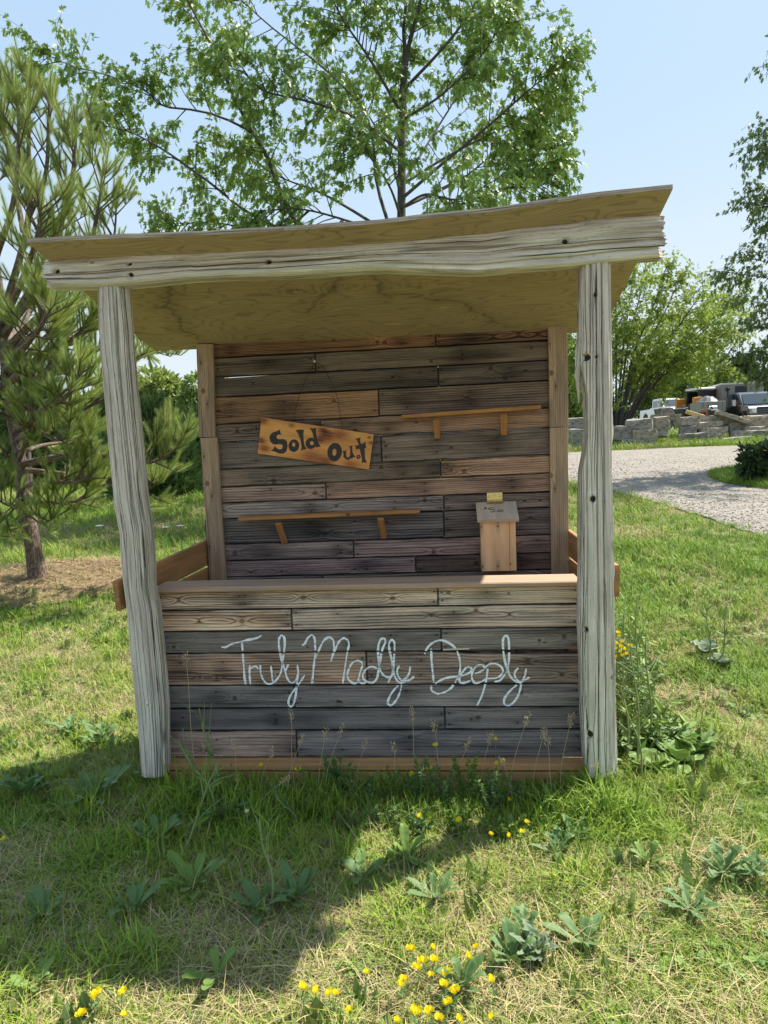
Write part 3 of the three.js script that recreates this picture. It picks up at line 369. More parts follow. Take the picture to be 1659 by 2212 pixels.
  // white hand-painted words across the front panel
  const r2 = (l) => l.map(([x, y]) => [(820 + x * 0.24111) * 0.57604, (2350 + y * 0.24111) * 0.57604]), r3 = (l) => l.map(([x, y]) => [(1120 + x * 0.26522) * 0.57604, (2350 + y * 0.26522) * 0.57604]), r4 = (l) => l.map(([x, y]) => [(1560 + x * 0.27728) * 0.57604, (2350 + y * 0.27728) * 0.57604]);
  const words = [
    ['white hand-painted cursive word Truly', r2, [[[45, 312], [100, 318], [200, 270], [350, 228], [500, 195], [600, 172], [670, 135]], [[365, 238], [378, 410], [392, 600], [405, 780], [425, 908]], [[487, 590], [485, 750], [500, 908]], [[490, 655], [530, 625], [580, 615], [605, 632], [615, 658]], [[650, 595], [655, 700], [690, 810], [750, 880], [835, 878], [920, 800], [965, 720], [990, 600], [1003, 500], [1020, 380], [1030, 250], [1015, 155], [975, 135], [942, 190], [940, 300], [965, 440], [998, 570], [1035, 690], [1070, 800], [1115, 862], [1165, 866], [1215, 805], [1238, 720]], [[815, 605], [830, 740], [845, 870]], [[1090, 585], [1060, 640], [1040, 690]], [[1225, 590], [1240, 700], [1226, 830], [1215, 950], [1195, 1090], [1165, 1200], [1125, 1240], [1090, 1190], [1100, 1110], [1150, 1020], [1215, 935], [1270, 860], [1340, 750]]]],
    ['white hand-painted cursive word Madly', r3, [[[48, 262], [85, 240], [130, 160], [190, 115], [225, 160], [235, 260], [232, 400], [215, 560], [200, 720], [190, 805]], [[222, 455], [265, 380], [310, 280], [370, 180], [440, 148], [490, 190], [500, 270], [492, 370], [455, 488]], [[490, 375], [530, 290], [580, 200], [640, 160], [695, 190], [712, 250], [695, 330], [670, 480], [645, 650], [625, 798]], [[905, 545], [895, 505], [860, 483], [810, 482], [760, 510], [715, 590], [690, 680], [720, 760], [780, 795], [830, 785], [850, 720], [880, 610], [905, 545]], [[845, 740], [870, 788], [920, 795], [965, 772]], [[1110, 590], [1060, 565], [1000, 570], [945, 610], [908, 690], [930, 750], [1000, 785], [1060, 780], [1105, 730], [1130, 620], [1150, 500], [1165, 400], [1190, 300], [1227, 210], [1210, 165], [1165, 175], [1130, 260], [1124, 400], [1138, 520], [1150, 600], [1200, 680], [1260, 710], [1310, 700], [1335, 600], [1348, 450], [1357, 300], [1350, 210], [1315, 185], [1280, 230], [1285, 330], [1310, 440], [1330, 560], [1345, 650], [1375, 730], [1420, 785], [1470, 780]], [[1265, 790], [1305, 705]], [[1425, 545], [1395, 610], [1410, 700], [1460, 755], [1510, 730], [1560, 660], [1580, 555]], [[1465, 790], [1430, 930], [1370, 1050], [1300, 1110], [1262, 1080], [1290, 980], [1350, 890], [1430, 815], [1500, 770], [1580, 745], [1635, 700]]]],
    ['white hand-painted cursive word Deeply', r4, [[[115, 370], [150, 290], [220, 220], [330, 180], [430, 210], [530, 285], [580, 400], [598, 500], [590, 620], [540, 730], [470, 830], [380, 885], [290, 900], [220, 865], [205, 820], [270, 760], [380, 700], [480, 680], [580, 670], [680, 640], [748, 595], [740, 548], [690, 545], [630, 610], [585, 690], [600, 750], [670, 752], [735, 725]], [[205, 290], [210, 450], [225, 600], [240, 755]], [[800, 630], [870, 605], [922, 560], [905, 518], [850, 515], [790, 560], [755, 640], [765, 720], [800, 755], [880, 740], [950, 702], [1080, 690], [1150, 650], [1175, 590], [1140, 530], [1060, 495], [980, 510], [920, 570]], [[970, 565], [955, 680], [935, 780], [890, 930], [825, 1065]], [[1060, 740], [1130, 725], [1190, 660], [1235, 590], [1255, 450], [1258, 300], [1245, 150], [1215, 118], [1180, 160], [1178, 290], [1195, 430], [1225, 540], [1260, 640], [1310, 710], [1370, 742], [1420, 740]], [[1380, 555], [1335, 620], [1345, 690], [1390, 740]], [[1490, 560], [1470, 660], [1430, 750], [1400, 870], [1350, 980], [1270, 1055], [1200, 1050], [1190, 990], [1240, 900], [1330, 810], [1420, 750], [1490, 705], [1540, 680]]]]];
  const PW = 1024, PH = 512, pa = new Uint8Array(PW * PH * 4);
  for (let j = 0; j < PH; j++) for (let i = 0; i < PW; i++) { const u = i / PW * 1.6, v = j / PH * 0.6, w = vn(u * 22, v * 330), w2 = vn(u * 70, v * 160), p = fbm(u * 6, v * 12), k = 0.88 * (0.86 + 0.26 * w2) * (w > 0.74 + 0.2 * (p - 0.5) ? 0.45 + 0.3 * w2 : 1), o4 = (j * PW + i) * 4; pa[o4] = 255 * l2s(clamp(k * 0.97)); pa[o4 + 1] = 255 * l2s(clamp(k)); pa[o4 + 2] = 255 * l2s(clamp(k)); pa[o4 + 3] = 255; }
  const paint = MAT({ map: tex(pa, PW, PH, true), roughness: 0.7, side: THREE.DoubleSide });
  let layer = 0;
  for (const [label, cv, strokes] of words) {
    const gs = strokes.map((s, si) => { const base = cv(s).map(([x, y]) => Z(x, y, ZF)), pts = bez(base, s.length * 7), T2 = new Tri(), wob = (k) => 0.0046 * (0.66 + 0.72 * vn(k * 0.3, si + label.length)) * (k < 2 ? 0.75 : k > pts.length - 3 ? 0.7 : 1), z = 0.0031 + 0.0003 * (layer++ % 4); let prev = null;
      pts.forEach((p, k) => { const t = pts[Math.min(pts.length - 1, k + 1)].clone().sub(pts[Math.max(0, k - 1)]).normalize(), n = V(-t.y, t.x, 0), w = wob(k), a = p.clone().addScaledVector(n, w).setZ(z), b = p.clone().addScaledVector(n, -w).setZ(z); if (prev && !rows.some((_, q) => q && Math.abs(p.y - edge(q)(p.x)) < 0.0045)) T2.quad(prev[1], b, a, prev[0], ...[prev[1], b, a, prev[0]].map((q2) => [(q2.x + 1) / 1.6, q2.y / 0.6])); prev = [a, b]; }); return T2.geo(); });
    part('painted_word', merged(gs), paint, stand, label);
  }
}

// thin stick left in the gap of the front panel
{ const a = Z(957, 1403.4, 0.004), b = Z(1014, 1401.2, 0.004); thing('paint_stick', 'thin pale wooden stick lying in the gap between two front boards', 'stick', null, new THREE.Mesh(stick(a, b, V(0, 1, 0), 0.007, 0.006, { c: 0.001 }), MAT({ color: rgb(0.62, 0.52, 0.38) }))); }

// ------------------------------------------------------------------ things on the back wall
{
  const sh = sawn([192, 134, 78], { seed: 61, ring: 0.008, rs: 0.4, lm: 0.9, hm: 0.2, knots: [[0.2, 0.05, 0.008], [0.6, 0.1, 0.01]], spots: [[0.3, 0.05, 0.06, 0.4], [0.75, 0.12, 0.05, 0.45]] });
  const shelf = (label, L, R, brs, depth) => {
    const t = thing('wall_shelf', label, 'shelf', 'shelves on the back wall of the stand'); const zf = ZB + 0.006 + depth, a = Z(...L, zf), b = Z(...R, zf);
    a.z = b.z = ZB + 0.006 + depth / 2; part('shelf_board', stick(a, b, V(0, 0, 1), depth, 0.019, { seed: 7, n: 6, wob: 0.004 }), sh, t);
    for (const [x0, y0, x1, y1, w] of brs) { const p = Z(x0, y0, zf - 0.012), q = Z(x1, y1, ZB + 0.014); part('bracket', stick(p, q, V(1, 0, 0), w, 0.018, { seed: x0, c: 0.002 }), sh, t); }
  };
  shelf('upper narrow wooden wall shelf on two slanted brackets right of the sold out sign', [867, 900], [1169, 878.5], [[943, 906, 945, 945, 0.032], [1088, 895, 1089, 938, 0.034]], 0.085);
  shelf('lower long narrow wooden wall shelf beneath the sold out sign', [514, 1122], [906, 1105], [[601, 1131, 615, 1172, 0.032], [822, 1121, 829, 1161, 0.034]], 0.105);

  // sold out sign hung from a nail on a wire
  const zs = ZB + 0.026, tl = Z(565, 901.5, zs), tr = Z(807, 938, zs), br = Z(797, 1014, zs), blc = Z(556.5, 979.5, zs);
  const sign = thing('hanging_sign', 'tilted orange-brown wooden Sold Out sign hanging on a wire', 'sign');
  const cw = 1024, ch = 336, cn = document.createElement('canvas'); cn.width = cw; cn.height = ch; const ctx = cn.getContext('2d');
  { const id = ctx.createImageData(cw, ch), R = id.data; board(R, null, cw, 0, 0, cw, ch, 0.62 / cw, 0.205 / ch, { c: [222, 158, 82], c2: [206, 140, 70], seed: 71, ring: 0.014, rs: 0.12, contrast: 0.45, cracks: 0, knots: [[0.598, 0.022, 0.009]], v0: -0.05 });
    const burn = [[0.012, 0.02, 0.03, 0.55], [0.012, 0.13, 0.03, 0.6], [0.035, 0.17, 0.035, 0.55], [0.36, 0.045, 0.05, 0.75], [0.345, 0.02, 0.03, 0.5], [0.17, 0.02, 0.02, 0.35], [0.3, 0.175, 0.07, 0.35], [0.38, 0.19, 0.05, 0.4], [0.61, 0.05, 0.016, 0.5], [0.44, 0.03, 0.05, 0.35], [0.52, 0.19, 0.05, 0.25], [0.33, 0.08, 0.03, 0.45]];
    for (let j = 0; j < ch; j++) for (let i = 0; i < cw; i++) { const u = i / cw * 0.62, v = j / ch * 0.205; let k = 1; for (const [bu, bv, r, s] of burn) { const d = Math.hypot((u - bu), (v - bv) * 1.5) / r; if (d < 1.6) k *= 1 - s * Math.exp(-d * d * 1.6) * (0.45 + 0.9 * vn(u * 30, v * 420)); } const o4 = (j * cw + i) * 4; k = Math.max(0.2, k); R[o4] *= lerp(0.12, 1, k); R[o4 + 1] *= lerp(k * k, k, 0.65); R[o4 + 2] *= lerp(k * k, k, 0.4); }
    ctx.putImageData(id, 0, 0); }
  { // lettering traced from the photograph
    const ex = [1478, 226], ey = [-56, 467], det = ex[0] * ey[1] - ex[1] * ey[0], ia = ey[1] / det * cw, ib = -ex[1] / det * ch, ic = -ey[0] / det * cw, idd = ex[0] / det * ch;
    const ox = 108, oy = 53, setT = (dx = 0, dy = 0) => ctx.setTransform(ia, ib, ic, idd, -(ia * (ox - dx) + ic * (oy - dy)), -(ib * (ox - dx) + idd * (oy - dy)));
    const poly = (p) => { ctx.beginPath(); p.forEach(([x, y], i) => i ? ctx.lineTo(x, y) : ctx.moveTo(x, y)); ctx.closePath(); }, ring = (x, y, a, b, hx, hy, ha, hb) => { ctx.beginPath(); ctx.ellipse(x, y, a, b, 0.08, 0, 7); ctx.ellipse(hx, hy, ha, hb, 0.1, 0, 7); };
    const gl = [() => poly([[358, 206], [355, 235], [372, 282], [340, 272], [318, 284], [308, 308], [318, 330], [345, 338], [385, 334], [425, 342], [450, 375], [456, 430], [440, 490], [405, 521], [360, 523], [320, 510], [285, 492], [235, 480], [265, 462], [285, 425], [302, 442], [332, 463], [362, 468], [386, 455], [395, 425], [385, 402], [350, 396], [300, 403], [260, 395], [230, 365], [217, 320], [226, 280], [256, 250], [310, 235], [340, 222]]), () => ring(540, 420, 70, 80, 538, 405, 22, 28), () => poly([[565, 222], [610, 215], [675, 217], [665, 260], [668, 350], [680, 420], [710, 465], [670, 470], [632, 492], [645, 440], [630, 350], [600, 270]]), () => ring(765, 392, 70, 72, 778, 388, 26, 27), () => poly([[745, 195], [790, 202], [833, 192], [830, 240], [845, 330], [865, 395], [898, 438], [860, 435], [830, 452], [828, 400], [805, 330], [790, 260], [770, 222]]), () => ring(1078, 510, 94, 122, 1075, 512, 28, 48), () => poly([[1182, 492], [1205, 495], [1230, 484], [1225, 530], [1235, 575], [1255, 583], [1280, 560], [1285, 500], [1280, 450], [1258, 432], [1285, 435], [1312, 416], [1305, 460], [1315, 530], [1350, 578], [1320, 580], [1305, 600], [1290, 590], [1260, 615], [1225, 605], [1195, 570], [1195, 520]]), () => ring(1390, 575, 27, 27, 1390, 573, 9, 9), () => poly([[1347, 330], [1385, 332], [1415, 314], [1407, 360], [1418, 405], [1450, 398], [1482, 372], [1480, 420], [1492, 458], [1468, 462], [1472, 520], [1476, 600], [1500, 655], [1465, 648], [1436, 658], [1438, 600], [1418, 520], [1405, 470], [1375, 468], [1358, 482], [1356, 448], [1340, 418], [1370, 428], [1395, 420], [1380, 370]])];
    ctx.fillStyle = '#a83a1c'; setT(-5, 4); for (const g of gl) { g(); ctx.fill('evenodd'); }
    ctx.fillStyle = '#2b2824'; setT(); for (const g of gl) { g(); ctx.fill('evenodd'); }
    ctx.fillStyle = 'rgba(120,108,84,0.22)'; const R = rng(4); for (const g of gl) { ctx.save(); g(); ctx.clip('evenodd'); for (let k = 0; k < 260; k++) { ctx.beginPath(); ctx.ellipse(200 + R() * 1300, 200 + R() * 460, 4 + R() * 12, 3 + R() * 7, R() * 3, 0, 7); ctx.fill(); } ctx.restore(); }
    ctx.setTransform(1, 0, 0, 1, 0, 0);
  }
  const ct = new THREE.CanvasTexture(cn); ct.colorSpace = THREE.SRGBColorSpace; ct.wrapS = ct.wrapT = THREE.ClampToEdgeWrapping;
  const th = V(0, 0, -0.017), T = new Tri(), o1 = [tl, tr, br, blc], o2 = o1.map((p) => p.clone().add(th)); T.quad(blc, br, tr, tl, [0.002, 0.004], [0.998, 0.004], [0.998, 0.996], [0.002, 0.996]);
  part('sign_board', T.geo(), MAT({ map: ct, roughness: 0.6 }), sign);
  const S = new Tri(); for (let k = 0; k < 4; k++) S.quad(o1[k], o1[(k + 1) % 4], o2[(k + 1) % 4], o2[k], [0, 0], [0.2, 0], [0.2, 0.02], [0, 0.02]); S.quad(o2[0], o2[1], o2[2], o2[3], [0, 0], [0.6, 0], [0.6, 0.2], [0, 0.2]); part('board_edge', S.geo(), Object.assign(sawn([190, 128, 66], { seed: 73, lm: 0.6 }), { side: THREE.DoubleSide }), sign);
  const wz = ZB + 0.012, wire = MAT({ color: rgb(0.03, 0.028, 0.026), roughness: 0.5, metalness: 0.6 }), nail = Z(680, 781, wz);
  const w1 = [[680, 781], [664, 812], [648, 850], [637, 890], [635.5, 910]].map(([x, y], i) => Z(x, y, wz + (i > 3 ? 0.008 : 0.004))), w2 = [[680, 781], [697, 792], [712, 818], [726, 850], [733, 885], [740, 927]].map(([x, y], i) => Z(x, y, wz + (i > 4 ? 0.008 : 0.004)));
  part('wire', merged([tube(bez(w1, 24), 0.0015, 5), tube(bez(w2, 24), 0.0015, 5)]), wire, sign);
  const nl = new THREE.CylinderGeometry(0.0065, 0.0065, 0.018, 12); nl.rotateX(Math.PI / 2); nl.translate(nail.x, nail.y, ZB + 0.012); part('nail', nl, MAT({ color: rgb(0.5, 0.48, 0.44), metalness: 0.7, roughness: 0.4 }), sign);

  // money box with hinged lid
  const box = thing('money_box', 'light pine cash box with a sloped lid marked $5.00 and a brass hinge', 'money box');
  const zf = ZB + 0.135, a = Z(1037.5, 1127, zf), b = Z(1116, 1232.5, zf), bw = b.x - a.x, pine = sawn([238, 188, 140], { seed: 81, ring: 0.006, rs: 0.16, lm: 0.34, hm: 0.24, w: 512, h: 256, contrast: 0.4, knots: [[0.035, 0.115, 0.005]], c2: [230, 176, 128], cracks: 1, nails: [[0.025, 0.02], [0.025, 0.18], [0.235, 0.02], [0.235, 0.175]] });
  const cx = (a.x + b.x) / 2; part('front_board', stick(V(cx, b.y, zf - 0.008), V(cx, a.y + 0.006, zf - 0.008), V(1, 0, 0), bw, 0.016, { c: 0.0015 }), pine, box);
  for (const x of [a.x + 0.010, b.x - 0.010]) part('side_board', stick(V(x, b.y, (ZB + zf) / 2 - 0.004), V(x, a.y + 0.012, (ZB + zf) / 2 - 0.004), V(0, 0, 1), 0.107, 0.016, { c: 0.0015, seed: 2 }), pine, box);
  part('bottom_board', stick(V(a.x + 0.02, b.y + 0.01, (ZB + zf) / 2 - 0.004), V(b.x - 0.02, b.y + 0.01, (ZB + zf) / 2 - 0.004), V(0, 0, 1), 0.10, 0.016), pine, box);
  const lb2 = Z(1069, 1083.5, ZB + 0.012), lf = Z(1074, 1121, zf + 0.026), lw = 0.213, lid = part('lid', stick(V(cx, lb2.y - 0.009, ZB + 0.012), V(cx, lf.y - 0.009, zf + 0.026), V(1, 0, 0), lw, 0.018, { c: 0.001 }), sawn([206, 178, 152], { seed: 83, ring: 0.02, rs: 0.12, lm: 0.3, hm: 0.3, contrast: 0.45, c2: [186, 170, 152] }), box, 'greyish sloped lid with a handwritten price');
  { const c2 = document.createElement('canvas'); c2.width = 512; c2.height = 256; const x = c2.getContext('2d'); x.lineCap = 'round'; x.strokeStyle = '#241714'; const st = (w, pts) => { x.lineWidth = w * 1.5; x.beginPath(); pts.forEach(([p, q], i) => i ? x.lineTo(p, q) : x.moveTo(p, q)); x.stroke(); };
    st(9, [[20, 100], [92, 92]]); st(6, [[52, 40], [50, 108]]); st(6, [[70, 38], [69, 106]]); st(6, [[90, 52], [46, 62], [78, 78], [34, 96]]);
    x.strokeStyle = '#6d1f1c'; st(16, [[142, 72], [152, 118]]); x.strokeStyle = '#241714'; st(11, [[140, 78], [270, 62]]); st(14, [[155, 118], [220, 112], [272, 140], [282, 176], [238, 205], [166, 202]]);
    st(12, [[325, 196], [327, 198]]); for (const ox of [375, 455]) { x.lineWidth = 14; x.beginPath(); x.ellipse(ox, 172, 28, 30, 0, 0, 7); x.stroke(); }
    const t2 = new THREE.CanvasTexture(c2); t2.colorSpace = THREE.SRGBColorSpace; const top = lid.geometry; const A = V(cx, lb2.y, ZB + 0.012), Bv = V(cx, lf.y, zf + 0.026), ax = Bv.clone().sub(A).normalize(), nn = V(1, 0, 0).cross(ax).normalize(); if (nn.y < 0) nn.negate();
    const pc = (fx, fy) => A.clone().lerp(Bv, fy).addScaledVector(V(1, 0, 0), (fx - 0.5) * lw).addScaledVector(nn, 0.0016), TT = new Tri(); TT.quad(pc(0.16, 0.70), pc(0.68, 0.70), pc(0.68, 0.26), pc(0.16, 0.26), [0, 0], [1, 0], [1, 1], [0, 1]);
    part('price_lettering', TT.geo(), MAT({ map: t2, transparent: true, roughness: 0.7 }), lid); }
  const brass = MAT({ color: rgb(0.72, 0.56, 0.22), metalness: 0.9, roughness: 0.28 }), hg = new THREE.Group(); hg.name = 'hinge'; box.add(hg);
  const h0 = Z(1051.5, 1064.5, ZB + 0.008), h1 = Z(1085.5, 1080, ZB + 0.008), hw = h1.x - h0.x, hx = (h0.x + h1.x) / 2;
  const pl = chamferBox(hw, h0.y - h1.y, 0.003, 0.0008); pl.translate(hx, (h0.y + h1.y) / 2, ZB + 0.0065); part('hinge_leaf', pl, brass, hg);
  const p2a = V(hx, h1.y - 0.004, ZB + 0.016), p2b = V(hx, h1.y - 0.017, ZB + 0.038); part('hinge_leaf', stick(p2a, p2b, V(1, 0, 0), hw, 0.003, { c: 0.0008 }), brass, hg);
  for (let k = 0; k < 5; k++) { const g = new THREE.CylinderGeometry(0.0055, 0.0055, hw / 5 - 0.0016, 12); g.rotateZ(Math.PI / 2); g.translate(h0.x + hw * (k + 0.5) / 5, h1.y - 0.003, ZB + 0.013); part('knuckle', g, brass, hg); }
  const pin = new THREE.LatheGeometry([[0, -0.068], [0.004, -0.066], [0.002, -0.061], [0.005, -0.057], [0.002, -0.052], [0.0045, -0.047], [0.0028, -0.042], [0.0028, 0.042], [0.0045, 0.047], [0.002, 0.052], [0.005, 0.057], [0.002, 0.061], [0.004, 0.066], [0, 0.068]].map(([x, y]) => new THREE.Vector2(x, y)), 10); pin.rotateZ(Math.PI / 2); pin.translate(hx, h1.y - 0.003, ZB + 0.013); part('hinge_pin', pin, MAT({ color: rgb(0.25, 0.17, 0.1), metalness: 0.8, roughness: 0.35 }), hg);
  for (const [fx, fy] of [[0.15, 0.5], [0.5, 0.3], [0.85, 0.45]]) { const g = new THREE.LatheGeometry([[0, 0.0022], [0.003, 0.0024], [0.0058, 0.0008], [0.0064, 0]].map(([x, y]) => new THREE.Vector2(x, y)), 12); g.rotateX(Math.PI / 2); g.translate(lerp(h0.x, h1.x, fx), lerp(h0.y, h1.y, fy), ZB + 0.0081); part('screw', g, MAT({ color: rgb(0.62, 0.52, 0.3), metalness: 0.9, roughness: 0.3 }), hg); }
}

// ------------------------------------------------------------------ vegetation: leaves, limbs, crowns
const UP = V(0, 1, 0), _m = new THREE.Matrix4(), _q = new THREE.Quaternion();
function fan(outline, centre, bend) { const T = new Tri(), b = ([x, y]) => V(x, y, bend ? bend(x, y) : 0); for (let i = 0; i < outline.length; i++) T.tri(b(centre), b(outline[i]), b(outline[(i + 1) % outline.length])); return T.geo(); }
const mapleLeaf = (() => { const h = [[0.05, 0.02], [0.36, 0.06], [0.17, 0.26], [0.55, 0.50], [0.15, 0.47], [0.22, 0.72]]; return fan([[0, 0], ...h, [0, 1], ...h.slice().reverse().map(([x, y]) => [-x, y])], [0, 0.34], (x, y) => 0.22 * Math.abs(x) - 0.18 * y * y); })();
const ovalLeaf = fan([[0, 0], [0.26, 0.28], [0.25, 0.62], [0, 1], [-0.25, 0.62], [-0.26, 0.28]], [0, 0.45], (x, y) => 0.25 * Math.abs(x) - 0.12 * y * y);
function basis(pos, dir, nrm, s, sx = s) { const y = dir.clone().normalize(), z = nrm.clone().addScaledVector(y, -nrm.dot(y)).normalize(), x = y.clone().cross(z); return new THREE.Matrix4().makeBasis(x.multiplyScalar(sx), y.multiplyScalar(s), z.multiplyScalar(s)).setPosition(pos); }
function copies(geo, mat, list) { const im = new THREE.InstancedMesh(geo, mat, list.length), c = new THREE.Color(); list.forEach((e, i) => { im.setMatrixAt(i, e[0]); im.setColorAt(i, c.setRGB(e[1][0], e[1][1], e[1][2])); }); return im; }
const tone = (R, spread, yellow = 0) => { const k = 1 + spread * (R() * 2 - 1), w = yellow * R(); return [k * (1 + 0.6 * w), k * (1 + 0.22 * w), k * (1 - 0.3 * w)]; };
const rdir = (R) => { const z = R() * 2 - 1, a = R() * 6.2832, r = Math.sqrt(1 - z * z); return V(r * Math.cos(a), z, r * Math.sin(a)); };
function barkMat(a, b, seed, su = 8, sv = 3) { const [m, q] = mottled(256, 512, (u, v) => { const n = fbm(u * 20 + seed, v * 14), f = vn(u * 60, v * 22 + seed), c = smooth(0.42, 0.6, n); const k = 0.7 + 0.6 * f; return [lerp(a[0], b[0], c) * k, lerp(a[1], b[1], c) * k, lerp(a[2], b[2], c) * k, n * 0.7 + f * 0.3]; }); for (const t of [m, q]) t.repeat.set(su, sv); return MAT({ map: m, bumpMap: q, bumpScale: 0.012, roughness: 0.95 }); }
const barkGrey = barkMat([0.055, 0.047, 0.040], [0.14, 0.12, 0.10], 3), barkPine = barkMat([0.075, 0.055, 0.042], [0.21, 0.155, 0.115], 9, 6, 2), barkDark = barkMat([0.05, 0.042, 0.034], [0.09, 0.075, 0.06], 14);

// broadleaf tree: named limbs, then branches and twigs that carry single leaves
function broadleaf(t, R, limbs, o) {
  const wood = [], leaves = [];
  const leaf = (p, d) => { const dir = d.clone().multiplyScalar(0.5).add(rdir(R).multiplyScalar(0.55)); dir.y -= o.hang ?? 0.55; const n = rdir(R); n.y = Math.abs(n.y) + 0.5; leaves.push([basis(p, dir, n, o.leaf * (0.7 + 0.6 * R()), o.leaf * (0.75 + 0.5 * R())), tone(R, 0.22, o.yellow ?? 0.5)]); };
  const twig = (p, d, L) => { const n = Math.max(3, Math.round(L / o.step)), pts = [p.clone()], dd = d.clone(), q = p.clone(); for (let k = 0; k < 4; k++) { dd.add(rdir(R).multiplyScalar(0.22)); dd.y -= o.droop ?? 0.10; dd.normalize(); q.addScaledVector(dd, L / 4); pts.push(q.clone()); } if (o.twigs !== false) wood.push(tube(pts, [0.0042, 0.0036, 0.003, 0.0024, 0.0014].map((x) => x * (o.tw ?? 1)), 3)); for (let k = 0; k < n; k++) { const f = (k + 0.5) / n * 4, i = Math.min(3, Math.floor(f)), at = pts[i].clone().lerp(pts[i + 1], f - i).addScaledVector(rdir(R), o.leaf * 0.55); leaf(at, dd); } };
  for (const l of limbs) {
    const pts = bez(l.p, l.n || 18), rad = pts.map((_, i) => lerp(l.r[0], l.r[1], Math.pow(i / (pts.length - 1), 0.8))); wood.push(tube(pts, rad, l.r[0] > 0.04 ? 9 : 6));
    if (l.bare) continue;
    { const e = pts[pts.length - 1], tg = e.clone().sub(pts[pts.length - 3]).normalize(); for (let k = 0; k < 5; k++) twig(pts[pts.length - 1 - (k % 3)], tg.clone().add(rdir(R).multiplyScalar(0.45)).normalize(), (o.tl ?? 0.35) * 1.2); }
    const nb = l.b ?? 12; for (let k = 0; k < nb; k++) {
      const f = lerp(l.from ?? 0.3, 1, (k + R() * 0.9) / nb), x = f * (pts.length - 1), i = Math.min(pts.length - 2, Math.floor(x)), at = pts[i].clone().lerp(pts[i + 1], x - i), tg = pts[i + 1].clone().sub(pts[i]).normalize();
      const side = rdir(R); side.addScaledVector(tg, -side.dot(tg)).normalize(); const d = tg.clone().multiplyScalar(0.55).add(side.multiplyScalar(0.75)); d.y += 0.12; d.normalize(); const L = (l.len ?? 0.9) * (0.5 + 0.7 * R()) * (1.05 - 0.45 * f), bp = [at.clone()], q = at.clone(), dd = d.clone();
      for (let m = 0; m < 4; m++) { dd.add(rdir(R).multiplyScalar(0.16)); dd.y -= 0.05; dd.normalize(); q.addScaledVector(dd, L / 4); bp.push(q.clone()); } wood.push(tube(bp, [0.010, 0.008, 0.006, 0.0045, 0.003].map((r) => r * (o.tw ?? 1)), 4));
      const nt = o.nt ?? 4; for (let m = 0; m < nt; m++) { const g = 0.25 + 0.75 * (m + R()) / nt, y = g * 4, j = Math.min(3, Math.floor(y)), s2 = rdir(R).multiplyScalar(0.8).add(dd); twig(bp[j].clone().lerp(bp[j + 1], y - j), s2.normalize(), (o.tl ?? 0.35) * (0.6 + 0.8 * R())); }
    }
  }
  part('trunk', merged(wood), o.bark, t); stuffPart('crown', copies(o.geo || mapleLeaf, o.mat, leaves), t);
  return leaves.length;
}
const P3 = (z) => (l) => l.map(([x, y, dz = 0]) => Z(x, y, z + dz));

